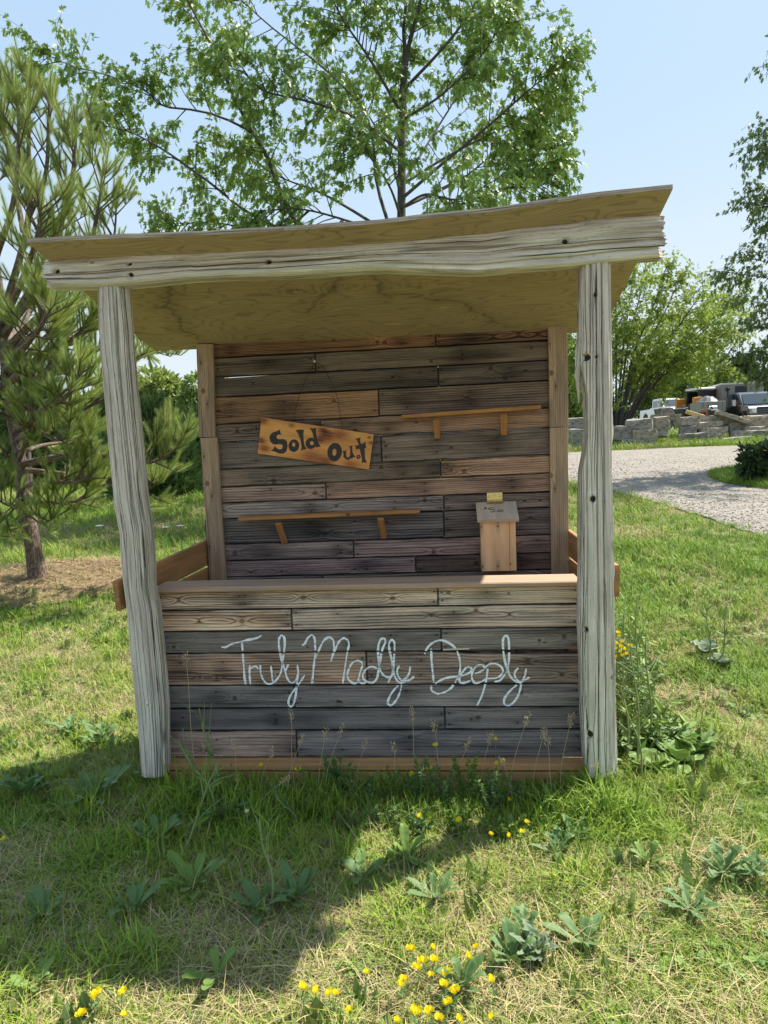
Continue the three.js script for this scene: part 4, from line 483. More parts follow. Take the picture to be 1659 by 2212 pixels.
{ // silver maple right behind the stand
  const R = rng(501), zt = -11.5, p = P3(zt), base = Z(862, 1100, zt); base.y = H(base.x, zt) - 0.1;
  const t = thing('maple_tree', 'tall silver maple with cut leaves rising behind the stand roof', 'tree');
  const L = (r0, r1, pts, o = {}) => ({ p: p(pts), r: [r0 * 1.25, r1 * 1.25], ...o, len: (o.len ?? 0.9) * 1.28 });
  const limbs = [
    { p: [base, ...p([[862, 900], [864, 640], [867, 451], [869, 226], [876, 122]])], r: [0.13, 0.065], n: 24, from: 0.72, b: 10, len: 0.7 },
    L(0.04, 0.016, [[876, 125], [893, 60], [908, 0], [925, -120], [935, -260]], { b: 18, len: 1.1, from: 0.1 }), L(0.036, 0.015, [[876, 125], [872, 60], [877, 0], [868, -160], [860, -300]], { b: 18, len: 1.1, from: 0.1 }),
    L(0.05, 0.010, [[865, 660], [760, 570, 0.3], [650, 495, 0.5], [600, 400, 0.7], [576, 337, 0.8], [535, 268, 0.9], [486, 167, 1.0], [465, 115, 1.1], [405, 0, 1.2], [370, -80, 1.2]], { b: 30, len: 0.9, from: 0.3, n: 30 }),
    L(0.03, 0.006, [[700, 535, 0.4], [541, 462, 0.7], [451, 393, 0.9], [347, 320, 1.0], [280, 285, 1.1], [215, 270, 1.1]], { b: 24, len: 0.75 }),
    L(0.022, 0.005, [[560, 310, 0.9], [541, 285, 0.9], [448, 243, 1.1], [344, 226, 1.2], [323, 202, 1.2], [240, 165, 1.2], [150, 140, 1.3], [88, 112, 1.3]], { b: 22, len: 0.6, from: 0.25 }),
    L(0.035, 0.008, [[866, 560], [815, 402, -0.6], [793, 253, -0.9], [711, 158, -1.2], [576, 50, -1.4], [480, -40, -1.5]], { b: 26, len: 1.0, from: 0.25 }),
    L(0.028, 0.007, [[868, 330], [760, 250, 1], [650, 215, 1.5], [560, 190, 1.8], [500, 110, 2]], { b: 20, len: 0.9 }),
    L(0.03, 0.005, [[867, 430], [960, 350, 0.4], [1069, 260, 0.6], [1130, 205, 0.7], [1160, 180, 0.7], [1205, 135, 0.7]], { b: 24, len: 0.75 }),
    L(0.026, 0.005, [[867, 400], [980, 330, -0.6], [1100, 270, -0.8], [1160, 240, -0.9], [1215, 215, -0.9]], { b: 24, len: 0.7 }),
    L(0.028, 0.005, [[867, 490], [1000, 440, 0.5], [1100, 405, 0.8], [1150, 405, 0.9], [1195, 392, 0.9]], { b: 26, len: 0.75 }),
    L(0.026, 0.005, [[867, 450], [1000, 385, -1], [1080, 325, -1.2], [1165, 300, -1.3]], { b: 24, len: 0.8 }),
    L(0.028, 0.006, [[876, 190], [960, 100, 0.5], [1020, 20, 0.6], [1050, -60, 0.6], [1075, -150, 0.6]], { b: 24, len: 0.9 }),
    L(0.024, 0.006, [[868, 260], [960, 200, 1.2], [1040, 120, 1.5], [1090, 40, 1.6]], { b: 18, len: 0.8 }),
    L(0.028, 0.007, [[870, 250], [800, 130, 0.6], [740, 40, 0.9], [690, -60, 1]], { b: 24, len: 1.0 }),
    L(0.026, 0.006, [[866, 520], [760, 480, 1], [650, 452, 1.5], [560, 455, 1.7]], { b: 22, len: 0.9 }),
    L(0.024, 0.005, [[700, 535, 0.4], [560, 500, 0.6], [450, 480, 0.7], [360, 490, 0.8]], { b: 22, len: 0.7 }),
    L(0.026, 0.006, [[866, 470], [840, 400, 1.2], [800, 340, 2.0], [770, 300, 2.5]], { b: 18, len: 0.9 }),
    L(0.026, 0.006, [[866, 450], [920, 420, 1.4], [970, 430, 2.2], [1010, 430, 2.6]], { b: 18, len: 0.9 }),
    L(0.03, 0.006, [[866, 420], [840, 330, -1.4], [780, 220, -2.4], [740, 150, -3]], { b: 20, len: 1.1 }), L(0.03, 0.006, [[867, 400], [930, 300, -1.4], [1000, 180, -2.4], [1020, 100, -3]], { b: 20, len: 1.1 }),
    L(0.03, 0.006, [[866, 520], [700, 420, -1.2], [600, 380, -2], [520, 330, -2.4]], { b: 20, len: 1.0 })];
  const n = broadleaf(t, R, limbs, { bark: barkGrey, mat: LEAF(0.215, 0.34, 0.075, 0.52, 0.5), yellow: 0.45, leaf: 0.12, step: 0.042, nt: 4, tl: 0.46, tw: 1.3, droop: 0.12, hang: 0.5 });

}
{ // multi-stemmed young maple by the stone pile
  const R = rng(77), zt = -27, p = P3(zt), y0 = Z(1330, 930, zt); y0.y = H(y0.x, zt) - 0.1;
  const t = thing('maple_tree', 'bright green many-stemmed young maple behind the stacked stones', 'tree');
  const limbs = [[1262, 560], [1290, 620], [1330, 570], [1372, 548], [1400, 545], [1440, 575], [1470, 600], [1520, 625], [1565, 640], [1600, 625], [1240, 650], [1545, 690], [1590, 700], [1490, 750], [1240, 780], [1545, 745], [1300, 700], [1420, 680], [1478, 690], [1230, 720], [1265, 830], [1600, 660]].map(([x, y], i) => { const mx = lerp(1332, x, 0.35), my = lerp(918, y, 0.45), dz = (R() * 2 - 1) * 2.6; return { p: [y0.clone(), Z(mx, my, zt + dz * 0.3), Z(lerp(mx, x, 0.55), lerp(my, y, 0.5), zt + dz * 0.7), Z(x, y, zt + dz)], r: [0.055, 0.012], b: 19, len: 1.25, from: 0.25, n: 14 }; });
  broadleaf(t, R, limbs, { bark: barkGrey, mat: LEAF(0.25, 0.36, 0.075, 0.52, 0.8), leaf: 0.125, step: 0.05, nt: 6, tl: 0.5, droop: 0.05, hang: 0.3, yellow: 0.7, twigs: false, tw: 1.6 });
}
{ // dark maple standing right of the view, its boughs reaching in
  const R = rng(91), zt = -13.5, p = P3(zt), base = Z(1868, 1030, zt); base.y = H(base.x, zt) - 0.1;
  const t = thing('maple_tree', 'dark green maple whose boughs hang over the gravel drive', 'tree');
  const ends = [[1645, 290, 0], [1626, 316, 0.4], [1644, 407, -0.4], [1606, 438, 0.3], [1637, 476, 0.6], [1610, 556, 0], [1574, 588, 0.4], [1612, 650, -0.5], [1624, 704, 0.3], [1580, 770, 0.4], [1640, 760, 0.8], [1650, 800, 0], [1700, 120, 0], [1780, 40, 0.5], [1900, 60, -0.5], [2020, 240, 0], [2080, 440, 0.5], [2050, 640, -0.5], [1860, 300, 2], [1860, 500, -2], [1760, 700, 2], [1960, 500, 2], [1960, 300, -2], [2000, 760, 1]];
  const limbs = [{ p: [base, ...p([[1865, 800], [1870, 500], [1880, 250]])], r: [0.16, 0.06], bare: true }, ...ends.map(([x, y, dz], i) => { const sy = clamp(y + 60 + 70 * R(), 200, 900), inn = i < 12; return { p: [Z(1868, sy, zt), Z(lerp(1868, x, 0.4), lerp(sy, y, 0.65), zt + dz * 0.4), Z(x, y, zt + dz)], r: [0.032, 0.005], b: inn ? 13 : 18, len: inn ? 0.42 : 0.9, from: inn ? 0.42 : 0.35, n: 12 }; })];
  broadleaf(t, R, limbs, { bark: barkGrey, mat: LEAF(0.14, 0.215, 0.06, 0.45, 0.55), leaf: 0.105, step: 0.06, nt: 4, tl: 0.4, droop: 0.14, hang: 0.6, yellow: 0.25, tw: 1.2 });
}
// rounded leafy masses: shrubs, hedgerow trees and evergreens further back
function clump(name, label, cat, group, blobs, n, o) {
  const R = rng(o.seed), t = thing(name, label, cat, group), leaves = [], wood = [];
  const foot = o.foot; const tot = blobs.reduce((s, b) => s + b.r * b.r, 0);
  for (const b of blobs) { const m = Math.round(n * b.r * b.r / tot);
    if (foot) { const mid = foot.clone().lerp(b.c, 0.5); mid.x += 0.2 * (R() - 0.5); wood.push(tube(bez([foot.clone(), mid, b.c.clone()], 6), [0.06, 0.05, 0.045, 0.04, 0.03, 0.02, 0.012].map((r) => r * (o.tw ?? 1)), 5)); }
    for (let k = 0; k < m; k++) { const d = rdir(R), f = 0.45 + 0.55 * Math.sqrt(R()), bump = 0.75 + 0.5 * fbm(d.x * 2.2 + b.c.x * 3, d.y * 2.2 + d.z * 2 + b.c.y); const at = b.c.clone().add(V(d.x * (b.rx ?? 1), d.y * (b.ry ?? 1), d.z * (b.rx ?? 1)).multiplyScalar(b.r * f * bump)); if (at.y < H(at.x, at.z) + 0.05) continue; const dir = o.up ? V(d.x * 0.5, o.up + R() * 0.5, d.z * 0.5) : d.clone().add(rdir(R).multiplyScalar(0.8)); dir.y -= o.hang ?? 0; leaves.push([basis(at, dir, rdir(R), o.leaf * (0.6 + 0.8 * R()), o.leaf * (o.wide ?? 1) * (0.6 + 0.8 * R())), tone(R, 0.25, o.yellow ?? 0.4)]); } }
  if (wood.length) part('trunk', merged(wood), o.bark || barkDark, t); stuffPart('crown', copies(o.geo || ovalLeaf, o.mat, leaves), t);
  return t;
}
const spray = (() => { const gs = []; for (let k = 0; k < 5; k++) { const g = fan([[0, 0], [0.09, 0.3], [0.05, 0.65], [0, 1], [-0.05, 0.65], [-0.09, 0.3]], [0, 0.4]); g.rotateZ((k - 2) * 0.42); g.scale(1, 1 - 0.12 * Math.abs(k - 2), 1); g.rotateY(k * 0.5); gs.push(g); } return merged(gs); })();
{
  const darkMat = LEAF(0.07, 0.125, 0.034, 0.3, 0.85), midMat = LEAF(0.16, 0.24, 0.06, 0.5, 0.85), paleMat = LEAF(0.23, 0.31, 0.075, 0.5, 0.85), blueMat = LEAF(0.030, 0.052, 0.036, 0.12, 0.9);
  const cone = (px, py, hpx, wpx, zt) => { const out = [], b = Z(px, py, zt), s = Math.abs(Z(px + 1, py, zt).x - b.x); const n = 7; for (let k = 0; k < n; k++) { const f = k / (n - 1); out.push({ c: V(b.x, b.y + hpx * s * (0.12 + 0.8 * f), zt), r: wpx * s * 0.5 * (1 - 0.72 * f) + 0.12, ry: 1.1 }); } return out; };
  const at = (px, py) => { const g = G(px, py); return g; };
  const cg = 'dark evergreen shrubs at the lawn edge';
  { const g = at(345, 1072); clump('cedar_shrub', 'broad dark cedar shrub on the lawn seen between the pale post and the back wall', 'shrub', cg, cone(340, 1068, 165, 165, g.z), 5200, { seed: 11, foot: g, geo: spray, mat: darkMat, leaf: 0.34, up: 0.6, yellow: 0.2 }); }
  { const g = at(440, 1066); clump('cedar_shrub', 'dark cedar shrub half hidden by the left end of the back wall', 'shrub', cg, cone(438, 1062, 140, 130, g.z - 1), 3400, { seed: 12, foot: g, geo: spray, mat: darkMat, leaf: 0.34, up: 0.6, yellow: 0.2 }); }
  { const g = at(225, 1062); clump('cedar_shrub', 'dark cedar shrub standing behind the pine branches', 'shrub', cg, cone(215, 1058, 170, 150, g.z - 2), 4200, { seed: 13, foot: g, geo: spray, mat: darkMat, leaf: 0.36, up: 0.6, yellow: 0.2 }); }
  { const g = at(70, 1064); clump('cedar_shrub', 'dark cedar shrub behind the pine trunk', 'shrub', cg, cone(70, 1060, 240, 180, g.z - 3), 4200, { seed: 14, foot: g, geo: spray, mat: darkMat, leaf: 0.38, up: 0.6, yellow: 0.2 }); }
  { const g = at(-60, 1070); clump('cedar_shrub', 'dark cedar shrub left of the pine trunk', 'shrub', cg, cone(-60, 1066, 260, 170, g.z - 1), 3200, { seed: 15, foot: g, geo: spray, mat: darkMat, leaf: 0.38, up: 0.6, yellow: 0.2 }); }
  const hb = (l, z) => l.map(([x, y, r]) => { const c = Z(x, y, z), s = Math.abs(Z(x + 1, y, z).x - c.x); return { c, r: r * s, ry: 0.9 }; });
  const hz = -38, foot = (x, z) => { const c = Z(x, 1000, z); c.y = H(c.x, z); return c; };
  clump('hedgerow_tree', 'sunlit pale green hedgerow tree above the dark cedar shrubs', 'tree', 'hedgerow trees beyond the lawn', hb([[345, 850, 55], [310, 880, 50], [385, 880, 45], [350, 920, 60], [300, 940, 50], [400, 930, 50]], hz), 9000, { seed: 21, foot: foot(345, hz), mat: paleMat, leaf: 0.34, bark: barkDark, tw: 3 });
  clump('hedgerow_tree', 'open leafy hedgerow tree beside the left end of the back wall', 'tree', 'hedgerow trees beyond the lawn', hb([[430, 840, 36], [445, 890, 48], [420, 880, 34], [480, 900, 60], [450, 940, 50]], hz + 3), 6500, { seed: 22, foot: foot(440, hz + 3), mat: midMat, leaf: 0.26, tw: 2.5 });
  clump('hedgerow_tree', 'hedgerow tree with low mixed crown seen through the pine', 'tree', 'hedgerow trees beyond the lawn', hb([[235, 880, 40], [190, 900, 50], [130, 910, 50], [215, 930, 60], [150, 950, 60]], hz - 2), 8000, { seed: 23, foot: foot(190, hz - 2), mat: midMat, leaf: 0.34, tw: 3 });
  clump('hedgerow_tree', 'hedgerow tree at the far left beyond the pine trunk', 'tree', 'hedgerow trees beyond the lawn', hb([[60, 920, 50], [0, 915, 60], [-60, 920, 60], [30, 960, 60]], hz - 2), 7000, { seed: 24, foot: foot(0, hz - 2), mat: midMat, leaf: 0.34, tw: 3 });
  const rz = -68, rg = 'trees behind the parked vehicles';
  clump('background_tree', 'mid green tree behind the white pickup', 'tree', rg, hb([[1410, 830, 60], [1450, 800, 50], [1480, 845, 55], [1380, 860, 50], [1440, 870, 60]], rz), 9000, { seed: 31, foot: foot(1440, rz), mat: midMat, leaf: 0.36, tw: 3 });
  clump('background_tree', 'mid green tree behind the loader cab', 'tree', rg, hb([[1530, 800, 46], [1560, 835, 48], [1510, 850, 50], [1585, 860, 50], [1545, 880, 50]], rz - 2), 9000, { seed: 32, foot: foot(1550, rz - 2), mat: paleMat, leaf: 0.34, tw: 3 });
  clump('spruce_tree', 'dark blue-green spruce behind the truck box', 'tree', null, cone(1605, 930, 155, 110, rz - 4), 6000, { seed: 33, foot: foot(1605, rz - 4), geo: spray, mat: blueMat, leaf: 0.8, up: 0.15, yellow: 0.1, tw: 2 });
  clump('spruce_tree', 'second dark spruce beyond the black truck', 'tree', null, cone(1668, 940, 135, 110, rz + 2), 5000, { seed: 34, foot: foot(1668, rz + 2), geo: spray, mat: blueMat, leaf: 0.7, up: 0.15, yellow: 0.1, tw: 2 });
  clump('background_tree', 'tree seen in the slot between the back wall and the knotty post', 'tree', rg, hb([[1230, 780, 50], [1200, 830, 60], [1260, 860, 50], [1215, 880, 60]], -36), 6000, { seed: 35, foot: foot(1230, -36), mat: midMat, leaf: 0.26, tw: 2.5 });
  // shrub on the grass island at the right
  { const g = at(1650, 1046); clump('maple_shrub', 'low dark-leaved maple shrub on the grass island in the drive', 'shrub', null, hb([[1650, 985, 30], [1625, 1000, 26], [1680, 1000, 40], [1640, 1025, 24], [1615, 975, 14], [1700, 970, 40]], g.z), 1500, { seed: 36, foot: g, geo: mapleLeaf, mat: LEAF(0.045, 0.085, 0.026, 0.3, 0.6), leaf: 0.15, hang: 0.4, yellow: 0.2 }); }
}

// ------------------------------------------------------------------ pine at the left
{
  const R = rng(311), base = G(85, 1256), zt = base.z, p = P3(zt), t = thing('pine_tree', 'young pine with a leaning bare trunk and long-needled upturned shoots', 'tree');
  const brush = (() => { const r = rng(8), T = new Tri(); for (let k = 0; k < 240; k++) { const f = k / 240, a = k * 2.4, y = f * 0.86, L = (0.27 + 0.10 * r()) * (1 - 0.35 * f * f), sp = 0.62 - 0.30 * f + 0.15 * (r() - 0.5), d = V(Math.cos(a) * sp, 0.72, Math.sin(a) * sp).normalize(), s = V(-Math.sin(a), 0.1, Math.cos(a)), b = V(Math.cos(a) * 0.012, y, Math.sin(a) * 0.012), w = 0.0032; T.tri(b.clone().addScaledVector(s, -w), b.clone().addScaledVector(s, w), b.clone().addScaledVector(d, L)); } return T.geo(); })();
  const wood = [], sh = []; const shoot = (q, d, L) => { sh.push([basis(q, d, rdir(R), L, L * (0.85 + 0.3 * R())), tone(R, 0.2, 0.5)]); wood.push(tube([q.clone(), q.clone().addScaledVector(d.clone().normalize(), L * 0.9)], [0.005, 0.003], 4)); };
  const trunk = bez([base.clone().setY(base.y - 0.08), ...p([[66, 1150], [52, 1080], [44, 1000], [26, 900], [13, 800], [4, 700], [0, 640], [-14, 520], [-20, 400], [-24, 280]])], 40); wood.push(tube(trunk, trunk.map((_, i) => lerp(0.105, 0.03, Math.pow(i / 40, 0.7)) * (i < 3 ? 1.25 - 0.08 * i : 1)), 12));
  const limbs = [[[4, 690], [62, 470, 0.3], [62, 300, 0.4], [66, 165, 0.4]], [[62, 470, 0.3], [98, 380, 0.5], [105, 260, 0.6], [108, 205, 0.6]], [[50, 500, 0.2], [25, 360, 0], [5, 250, 0], [3, 185, 0]], [[6, 730], [100, 560, 0.4], [150, 420, 0.6], [162, 330, 0.6], [166, 262, 0.6]], [[8, 760], [125, 640, 0.5], [185, 560, 0.7], [212, 450, 0.8], [222, 365, 0.8]], [[14, 810], [140, 690, -0.4], [215, 600, -0.6], [245, 520, -0.6], [252, 430, -0.6]], [[15, 820], [180, 720, 0.3], [245, 660, 0.5], [262, 585, 0.5]], [[20, 860], [130, 800, -0.4], [220, 750, -0.7], [290, 725, -0.8], [340, 762, -0.8], [362, 758, -0.8]], [[26, 890], [150, 850, 0.2], [240, 800, 0.3], [300, 770, 0.3]], [[34, 940], [120, 900, 0.5], [190, 880, 0.7], [235, 840, 0.8]], [[42, 1005], [140, 985, 0.5], [230, 985, 0.8], [310, 1000, 0.9], [360, 985, 0.9], [395, 950, 0.9]], [[44, 1015], [150, 1025, 0.1], [240, 1050, 0.2], [310, 1060, 0.3], [340, 1045, 0.3]], [[42, 990], [58, 950, 0.7], [68, 905, 1.0], [70, 870, 1.0]], [[42, 1005], [15, 980, 0.6], [-25, 940, 0.8]], [[50, 1070], [100, 1085, 0.5], [150, 1085, 0.7], [190, 1075, 0.7]], [[52, 1085], [15, 1090, 0.6], [-35, 1060, 0.8]], [[55, 1095], [90, 1130, 0.5], [115, 1120, 0.7]], [[0, 650], [-60, 500, 0.4], [-70, 350, 0.4], [-72, 260, 0.4]], [[8, 740], [-70, 620, 0.4], [-110, 500, 0.4]], [[20, 850], [-60, 780, 0.5], [-120, 700, 0.5]], [[30, 910], [-40, 860, 0.6], [-90, 800, 0.6]], [[4, 700], [50, 600, 1.2], [80, 510, 1.6], [90, 440, 1.6]], [[8, 750], [60, 680, -1.2], [110, 590, -1.8], [130, 500, -1.8]], [[24, 880], [80, 820, 1.0], [130, 770, 1.3], [150, 720, 1.3]], [[28, 900], [60, 840, 0.8], [90, 800, 1.1]], [[36, 950], [80, 930, 0.8], [130, 950, 1.1], [165, 930, 1.1]], [[40, 980], [100, 960, -0.8], [170, 950, -1.2], [215, 920, -1.2]], [[48, 1050], [110, 1040, 0.7], [170, 1040, 0.9], [205, 1020, 0.9]], [[-10, 560], [30, 430, 0.6], [40, 300, 0.8], [36, 215, 0.8]], [[-14, 520], [-30, 400, 0.6], [-30, 280, 0.6]], [[50, 1070], [20, 1110, 0.4], [0, 1130, 0.5]], [[6, 725], [75, 640, 0.8], [115, 600, 1.0], [135, 540, 1]], [[16, 830], [100, 760, 0.9], [170, 720, 1.1], [200, 670, 1.1]], [[10, 780], [90, 700, 0.2], [150, 640, 0.2], [180, 590, 0.2]], [[12, 800], [60, 740, 1.4], [95, 690, 1.7], [100, 640, 1.7]], [[32, 930], [100, 880, 1.2], [150, 850, 1.5], [180, 800, 1.5]]];
  for (const l of limbs) {
    const pts = bez(p(l), 16), len = pts.reduce((s, q, i) => i ? s + q.distanceTo(pts[i - 1]) : 0, 0); wood.push(tube(pts, pts.map((_, i) => lerp(Math.min(0.05, 0.012 + len * 0.013), 0.007, i / 16)), 6));
    const tip = pts[16].clone().sub(pts[14]).normalize(); tip.y += 0.35; shoot(pts[16], tip.normalize(), 0.27);
    for (let k = 0; k < 4; k++) { const d = tip.clone().add(rdir(R).multiplyScalar(0.6)); d.y += 0.45; shoot(pts[15], d.normalize(), 0.2 + 0.1 * R()); }
    const nb = Math.round(3 + len * 6.5); for (let k = 0; k < nb; k++) {
      const f = lerp(0.28, 0.97, (k + R()) / nb), x = f * 16, i = Math.min(15, Math.floor(x)), at = pts[i].clone().lerp(pts[i + 1], x - i), tg = pts[i + 1].clone().sub(pts[i]).normalize(), s = rdir(R); s.addScaledVector(tg, -s.dot(tg)).normalize();
      const d = tg.clone().multiplyScalar(0.7).add(s.multiplyScalar(0.8)); d.y += 0.25; d.normalize(); const L = 0.14 + 0.34 * R() * (1.1 - 0.5 * f), e = at.clone().addScaledVector(d, L); e.y += 0.08 * L; wood.push(tube([at, e], [0.009, 0.005], 4));
      const dd = d.clone(); dd.y += 0.75; dd.normalize(); const m = 3 + Math.floor(R() * 4); shoot(e, dd, 0.2 + 0.1 * R()); for (let c = 0; c < m; c++) { const d2 = dd.clone().add(rdir(R).multiplyScalar(0.75)); d2.y += 0.15; shoot(at.clone().lerp(e, 0.55 + 0.4 * R()), d2.normalize(), 0.16 + 0.11 * R()); }
    }
  }

  part('trunk', merged(wood), barkPine, t); stuffPart('needles', copies(brush, LEAF(0.35, 0.47, 0.145, 0.45, 0.5), sh), t);
  // fallen needles round the trunk
  const L = [], sb = (() => { const r = rng(5), T = new Tri(); for (let k = 0; k < 14; k++) { const a = r() * 6.28, q = V((r() - 0.5) * 0.12, 0.01 + r() * 0.025, (r() - 0.5) * 0.12), d = V(Math.cos(a), (r() - 0.4) * 0.5, Math.sin(a)).multiplyScalar(0.05 + 0.06 * r()), s = V(-Math.sin(a), 0, Math.cos(a)).multiplyScalar(0.0022); T.tri(q.clone().sub(s), q.clone().add(s), q.clone().add(d)); } return T.geo(); })();
  for (let k = 0; k < 3800; k++) { const a = R() * 6.28, r = Math.sqrt(R()) * 1.1, x = base.x + 0.1 + Math.cos(a) * r * 1.15, z = base.z + 0.1 + Math.sin(a) * r; _q.setFromAxisAngle(UP, R() * 6.28); L.push([new THREE.Matrix4().compose(V(x, H(x, z), z), _q, V(1, 1, 1).multiplyScalar(0.8 + R())), tone(R, 0.3, 0.2)]); }
  const o = stuffPart('fallen_needles', copies(sb, MAT({ color: rgb(0.34, 0.255, 0.145), side: THREE.DoubleSide, roughness: 1 }), L)); o.userData.label = 'brown fallen pine needles and dry grass round the pine trunk'; o.userData.category = 'pine needles';
}

// ------------------------------------------------------------------ stones stacked beyond the drive
{
  const R = rng(1201), tones = [[0.33, 0.305, 0.265], [0.38, 0.33, 0.26], [0.26, 0.245, 0.225], [0.42, 0.345, 0.255]];
  const mats = tones.map((c, k) => { const [m, b] = mottled(256, 256, (u, v) => { const n = tile(u, v, 6), f = vn(u * 256, v * 256), g = tile(u + 0.3, v + k * 0.1, 22), q = 0.6 + 0.5 * n + 0.35 * (g - 0.5) + 0.25 * (f - 0.5), l = smooth(0.62, 0.7, tile(u, v + 0.4, 13)) * 0.35; return [c[0] * q * (1 - l), c[1] * q * (1 - l), c[2] * q * (1 - l * 1.1), n * 0.5 + g * 0.5]; }); return MAT({ map: m, bumpMap: b, bumpScale: 0.06, roughness: 0.95 }); });
  const rock = (w, h, d, seed) => { const g = flat(new THREE.BoxGeometry(w, h, d, 5, 4, 4)), p = g.attributes.position, u = g.attributes.uv; for (let i = 0; i < p.count; i++) { const x = p.getX(i), y = p.getY(i), z = p.getZ(i), k = 0.075 * Math.min(w, h, d) + 0.022, e = (a, b) => smooth(0.72, 1, Math.abs(a) / (b / 2)); const c = Math.max(e(x, w) * e(y, h), e(y, h) * e(z, d), e(x, w) * e(z, d)); const n1 = fbm(x * 1.7 + seed * 5, y * 2.3 + z * 1.9 + seed), n2 = fbm(z * 2.1 + seed * 3, x * 1.6 - y * 2.7), n3 = fbm(y * 2.4 + seed, x * 1.9 + z * 2.2 + 9), s = 1 - 0.05 * c; p.setXYZ(i, x * s + (n1 - 0.5) * k * 3.6, y * s + (n2 - 0.5) * k * 2.4 + 0.12 * h * (fbm(seed * 9, x * 0.8 + 3) - 0.5), z * s + (n3 - 0.5) * k * 3.6); u.setXY(i, (x + z) * 0.5 + seed, (y + z * 0.6) * 0.5); } g.computeVertexNormals(); return g; };
  const zl = G(1380, 966).z, zr = G(1530, 958).z - 0.3;
  // x0, x1, y0, y1 in the photograph, depth behind the row's foot, tone, label
  const list = [
    [1229, 1266, 905, 926, zl - 0.3, 0, 'grey block on top of the stack beside the knotty post'], [1226, 1265, 927, 952, zl - 0.1, 0, 'large grey block in the middle of the stack beside the knotty post'], [1224, 1264, 952, 968, zl, 2, 'dark block at the foot of the stack beside the knotty post'],
    [1317, 1368, 923, 949, zl - 0.1, 2, 'squared grey block left of the two-course stone corner'], [1357, 1414, 908, 929, zl - 0.2, 0, 'long top block at the corner under the young maple'], [1411, 1444, 903, 926, zl - 0.7, 1, 'tilted tan-edged block capping the stone corner'], [1368, 1419, 929, 949, zl - 0.05, 1, 'weathered block beneath the long top block of the corner'], [1417, 1443, 920, 943, zl - 0.4, 0, 'upright pale block under the tilted corner capstone'], [1344, 1415, 950, 964, zl, 2, 'low footing block half sunk in grass at the stone corner'], [1290, 1345, 948, 966, zl - 0.2, 2, 'low dark footing block left of the corner stones'], [1270, 1320, 926, 950, zl - 0.3, 0, 'grey block close to the knotty post in the second course'],
    [1412, 1473, 897, 907, zr - 2.6, 3, 'thin flat slab lying under the round tan boulder'], [1422, 1455, 883, 898, zr - 3.2, 3, 'rounded tan boulder in front of the white pickup'], [1467, 1508, 902, 919, zr - 0.5, 1, 'chunky block at the left end of the slab pile'], [1507, 1592, 900, 914, zr - 0.9, 1, 'longest flat slab on top of the slab pile'], [1493, 1558, 914, 925, zr - 0.5, 1, 'second slab in the slab pile'], [1470, 1504, 920, 937, zr - 0.4, 2, 'dark block low at the left of the slab pile'], [1510, 1570, 925, 937, zr - 0.4, 1, 'third slab low in the slab pile'], [1572, 1608, 913, 922, zr - 0.8, 1, 'thin slab under the right end of the slab pile'], [1571, 1607, 922, 931, zr - 0.7, 2, 'dark thin slab under the right end of the slab pile'], [1557, 1575, 914, 934, zr - 0.9, 2, 'shadowed block behind the slab pile'],
    [1611, 1668, 899, 922, zr - 1.2, 3, 'big rough tan rock in front of the black truck'], [1499, 1528, 937, 956, zr + 0.5, 2, 'blue-grey faceted block at the foot of the slab pile'], [1473, 1501, 939, 956, zr + 0.3, 0, 'grey block left of the faceted block'], [1527, 1562, 937, 951, zr + 0.2, 0, 'pale block right of the faceted block'], [1557, 1622, 947, 956, zr + 0.5, 0, 'low flat slab lying in the grass'], [1586, 1645, 931, 947, zr - 0.2, 0, 'broad grey slab below the tan rock'], [1606, 1653, 922, 932, zr - 0.6, 1, 'thin pale slab tucked under the tan rock'], [1640, 1680, 929, 946, zr + 0.1, 2, 'dark grey rock at the right edge of the stones']];
  list.forEach(([x0, x1, y0, y1, z, m, label], k) => { const a = Z(x0, y0, z), b = Z(x1, y1, z), w = b.x - a.x, h = a.y - b.y, d = Math.min(1.4, Math.max(0.6, w * 0.7)), t = thing('limestone_block', label, 'stone', 'quarried stones stacked beyond the drive', new THREE.Mesh(rock(w * 1.04, h * 1.08, d, k + 1), mats[m])); t.position.set((a.x + b.x) / 2, (a.y + b.y) / 2, z - d / 2 + 0.1); t.rotation.y = (R() - 0.5) * 0.6; t.rotation.z = 0.09 * (R() - 0.5); });
  { const a = Z(1545, 893, zr - 1.0), b = Z(1622, 913, zr - 0.6); const t = thing('limestone_block', 'long grey slab leaning down across the slab pile', 'stone', 'quarried stones stacked beyond the drive', new THREE.Mesh(rock(a.distanceTo(b), 0.16, 0.6, 55), mats[1])); t.position.copy(a).add(b).multiplyScalar(0.5); t.rotation.z = Math.atan2(b.y - a.y, b.x - a.x); }
  { const a = Z(1482, 889, zr - 1.3), b = Z(1521, 901, zr - 1.0); thing('timber_baulk', 'pale sawn timber propped on the slab pile', 'timber', null, new THREE.Mesh(stick(a, b, UP, 0.14, 0.2, { c: 0.01 }), sawn([196, 168, 112], { seed: 91, lm: 1, hm: 0.3 }))); }
}

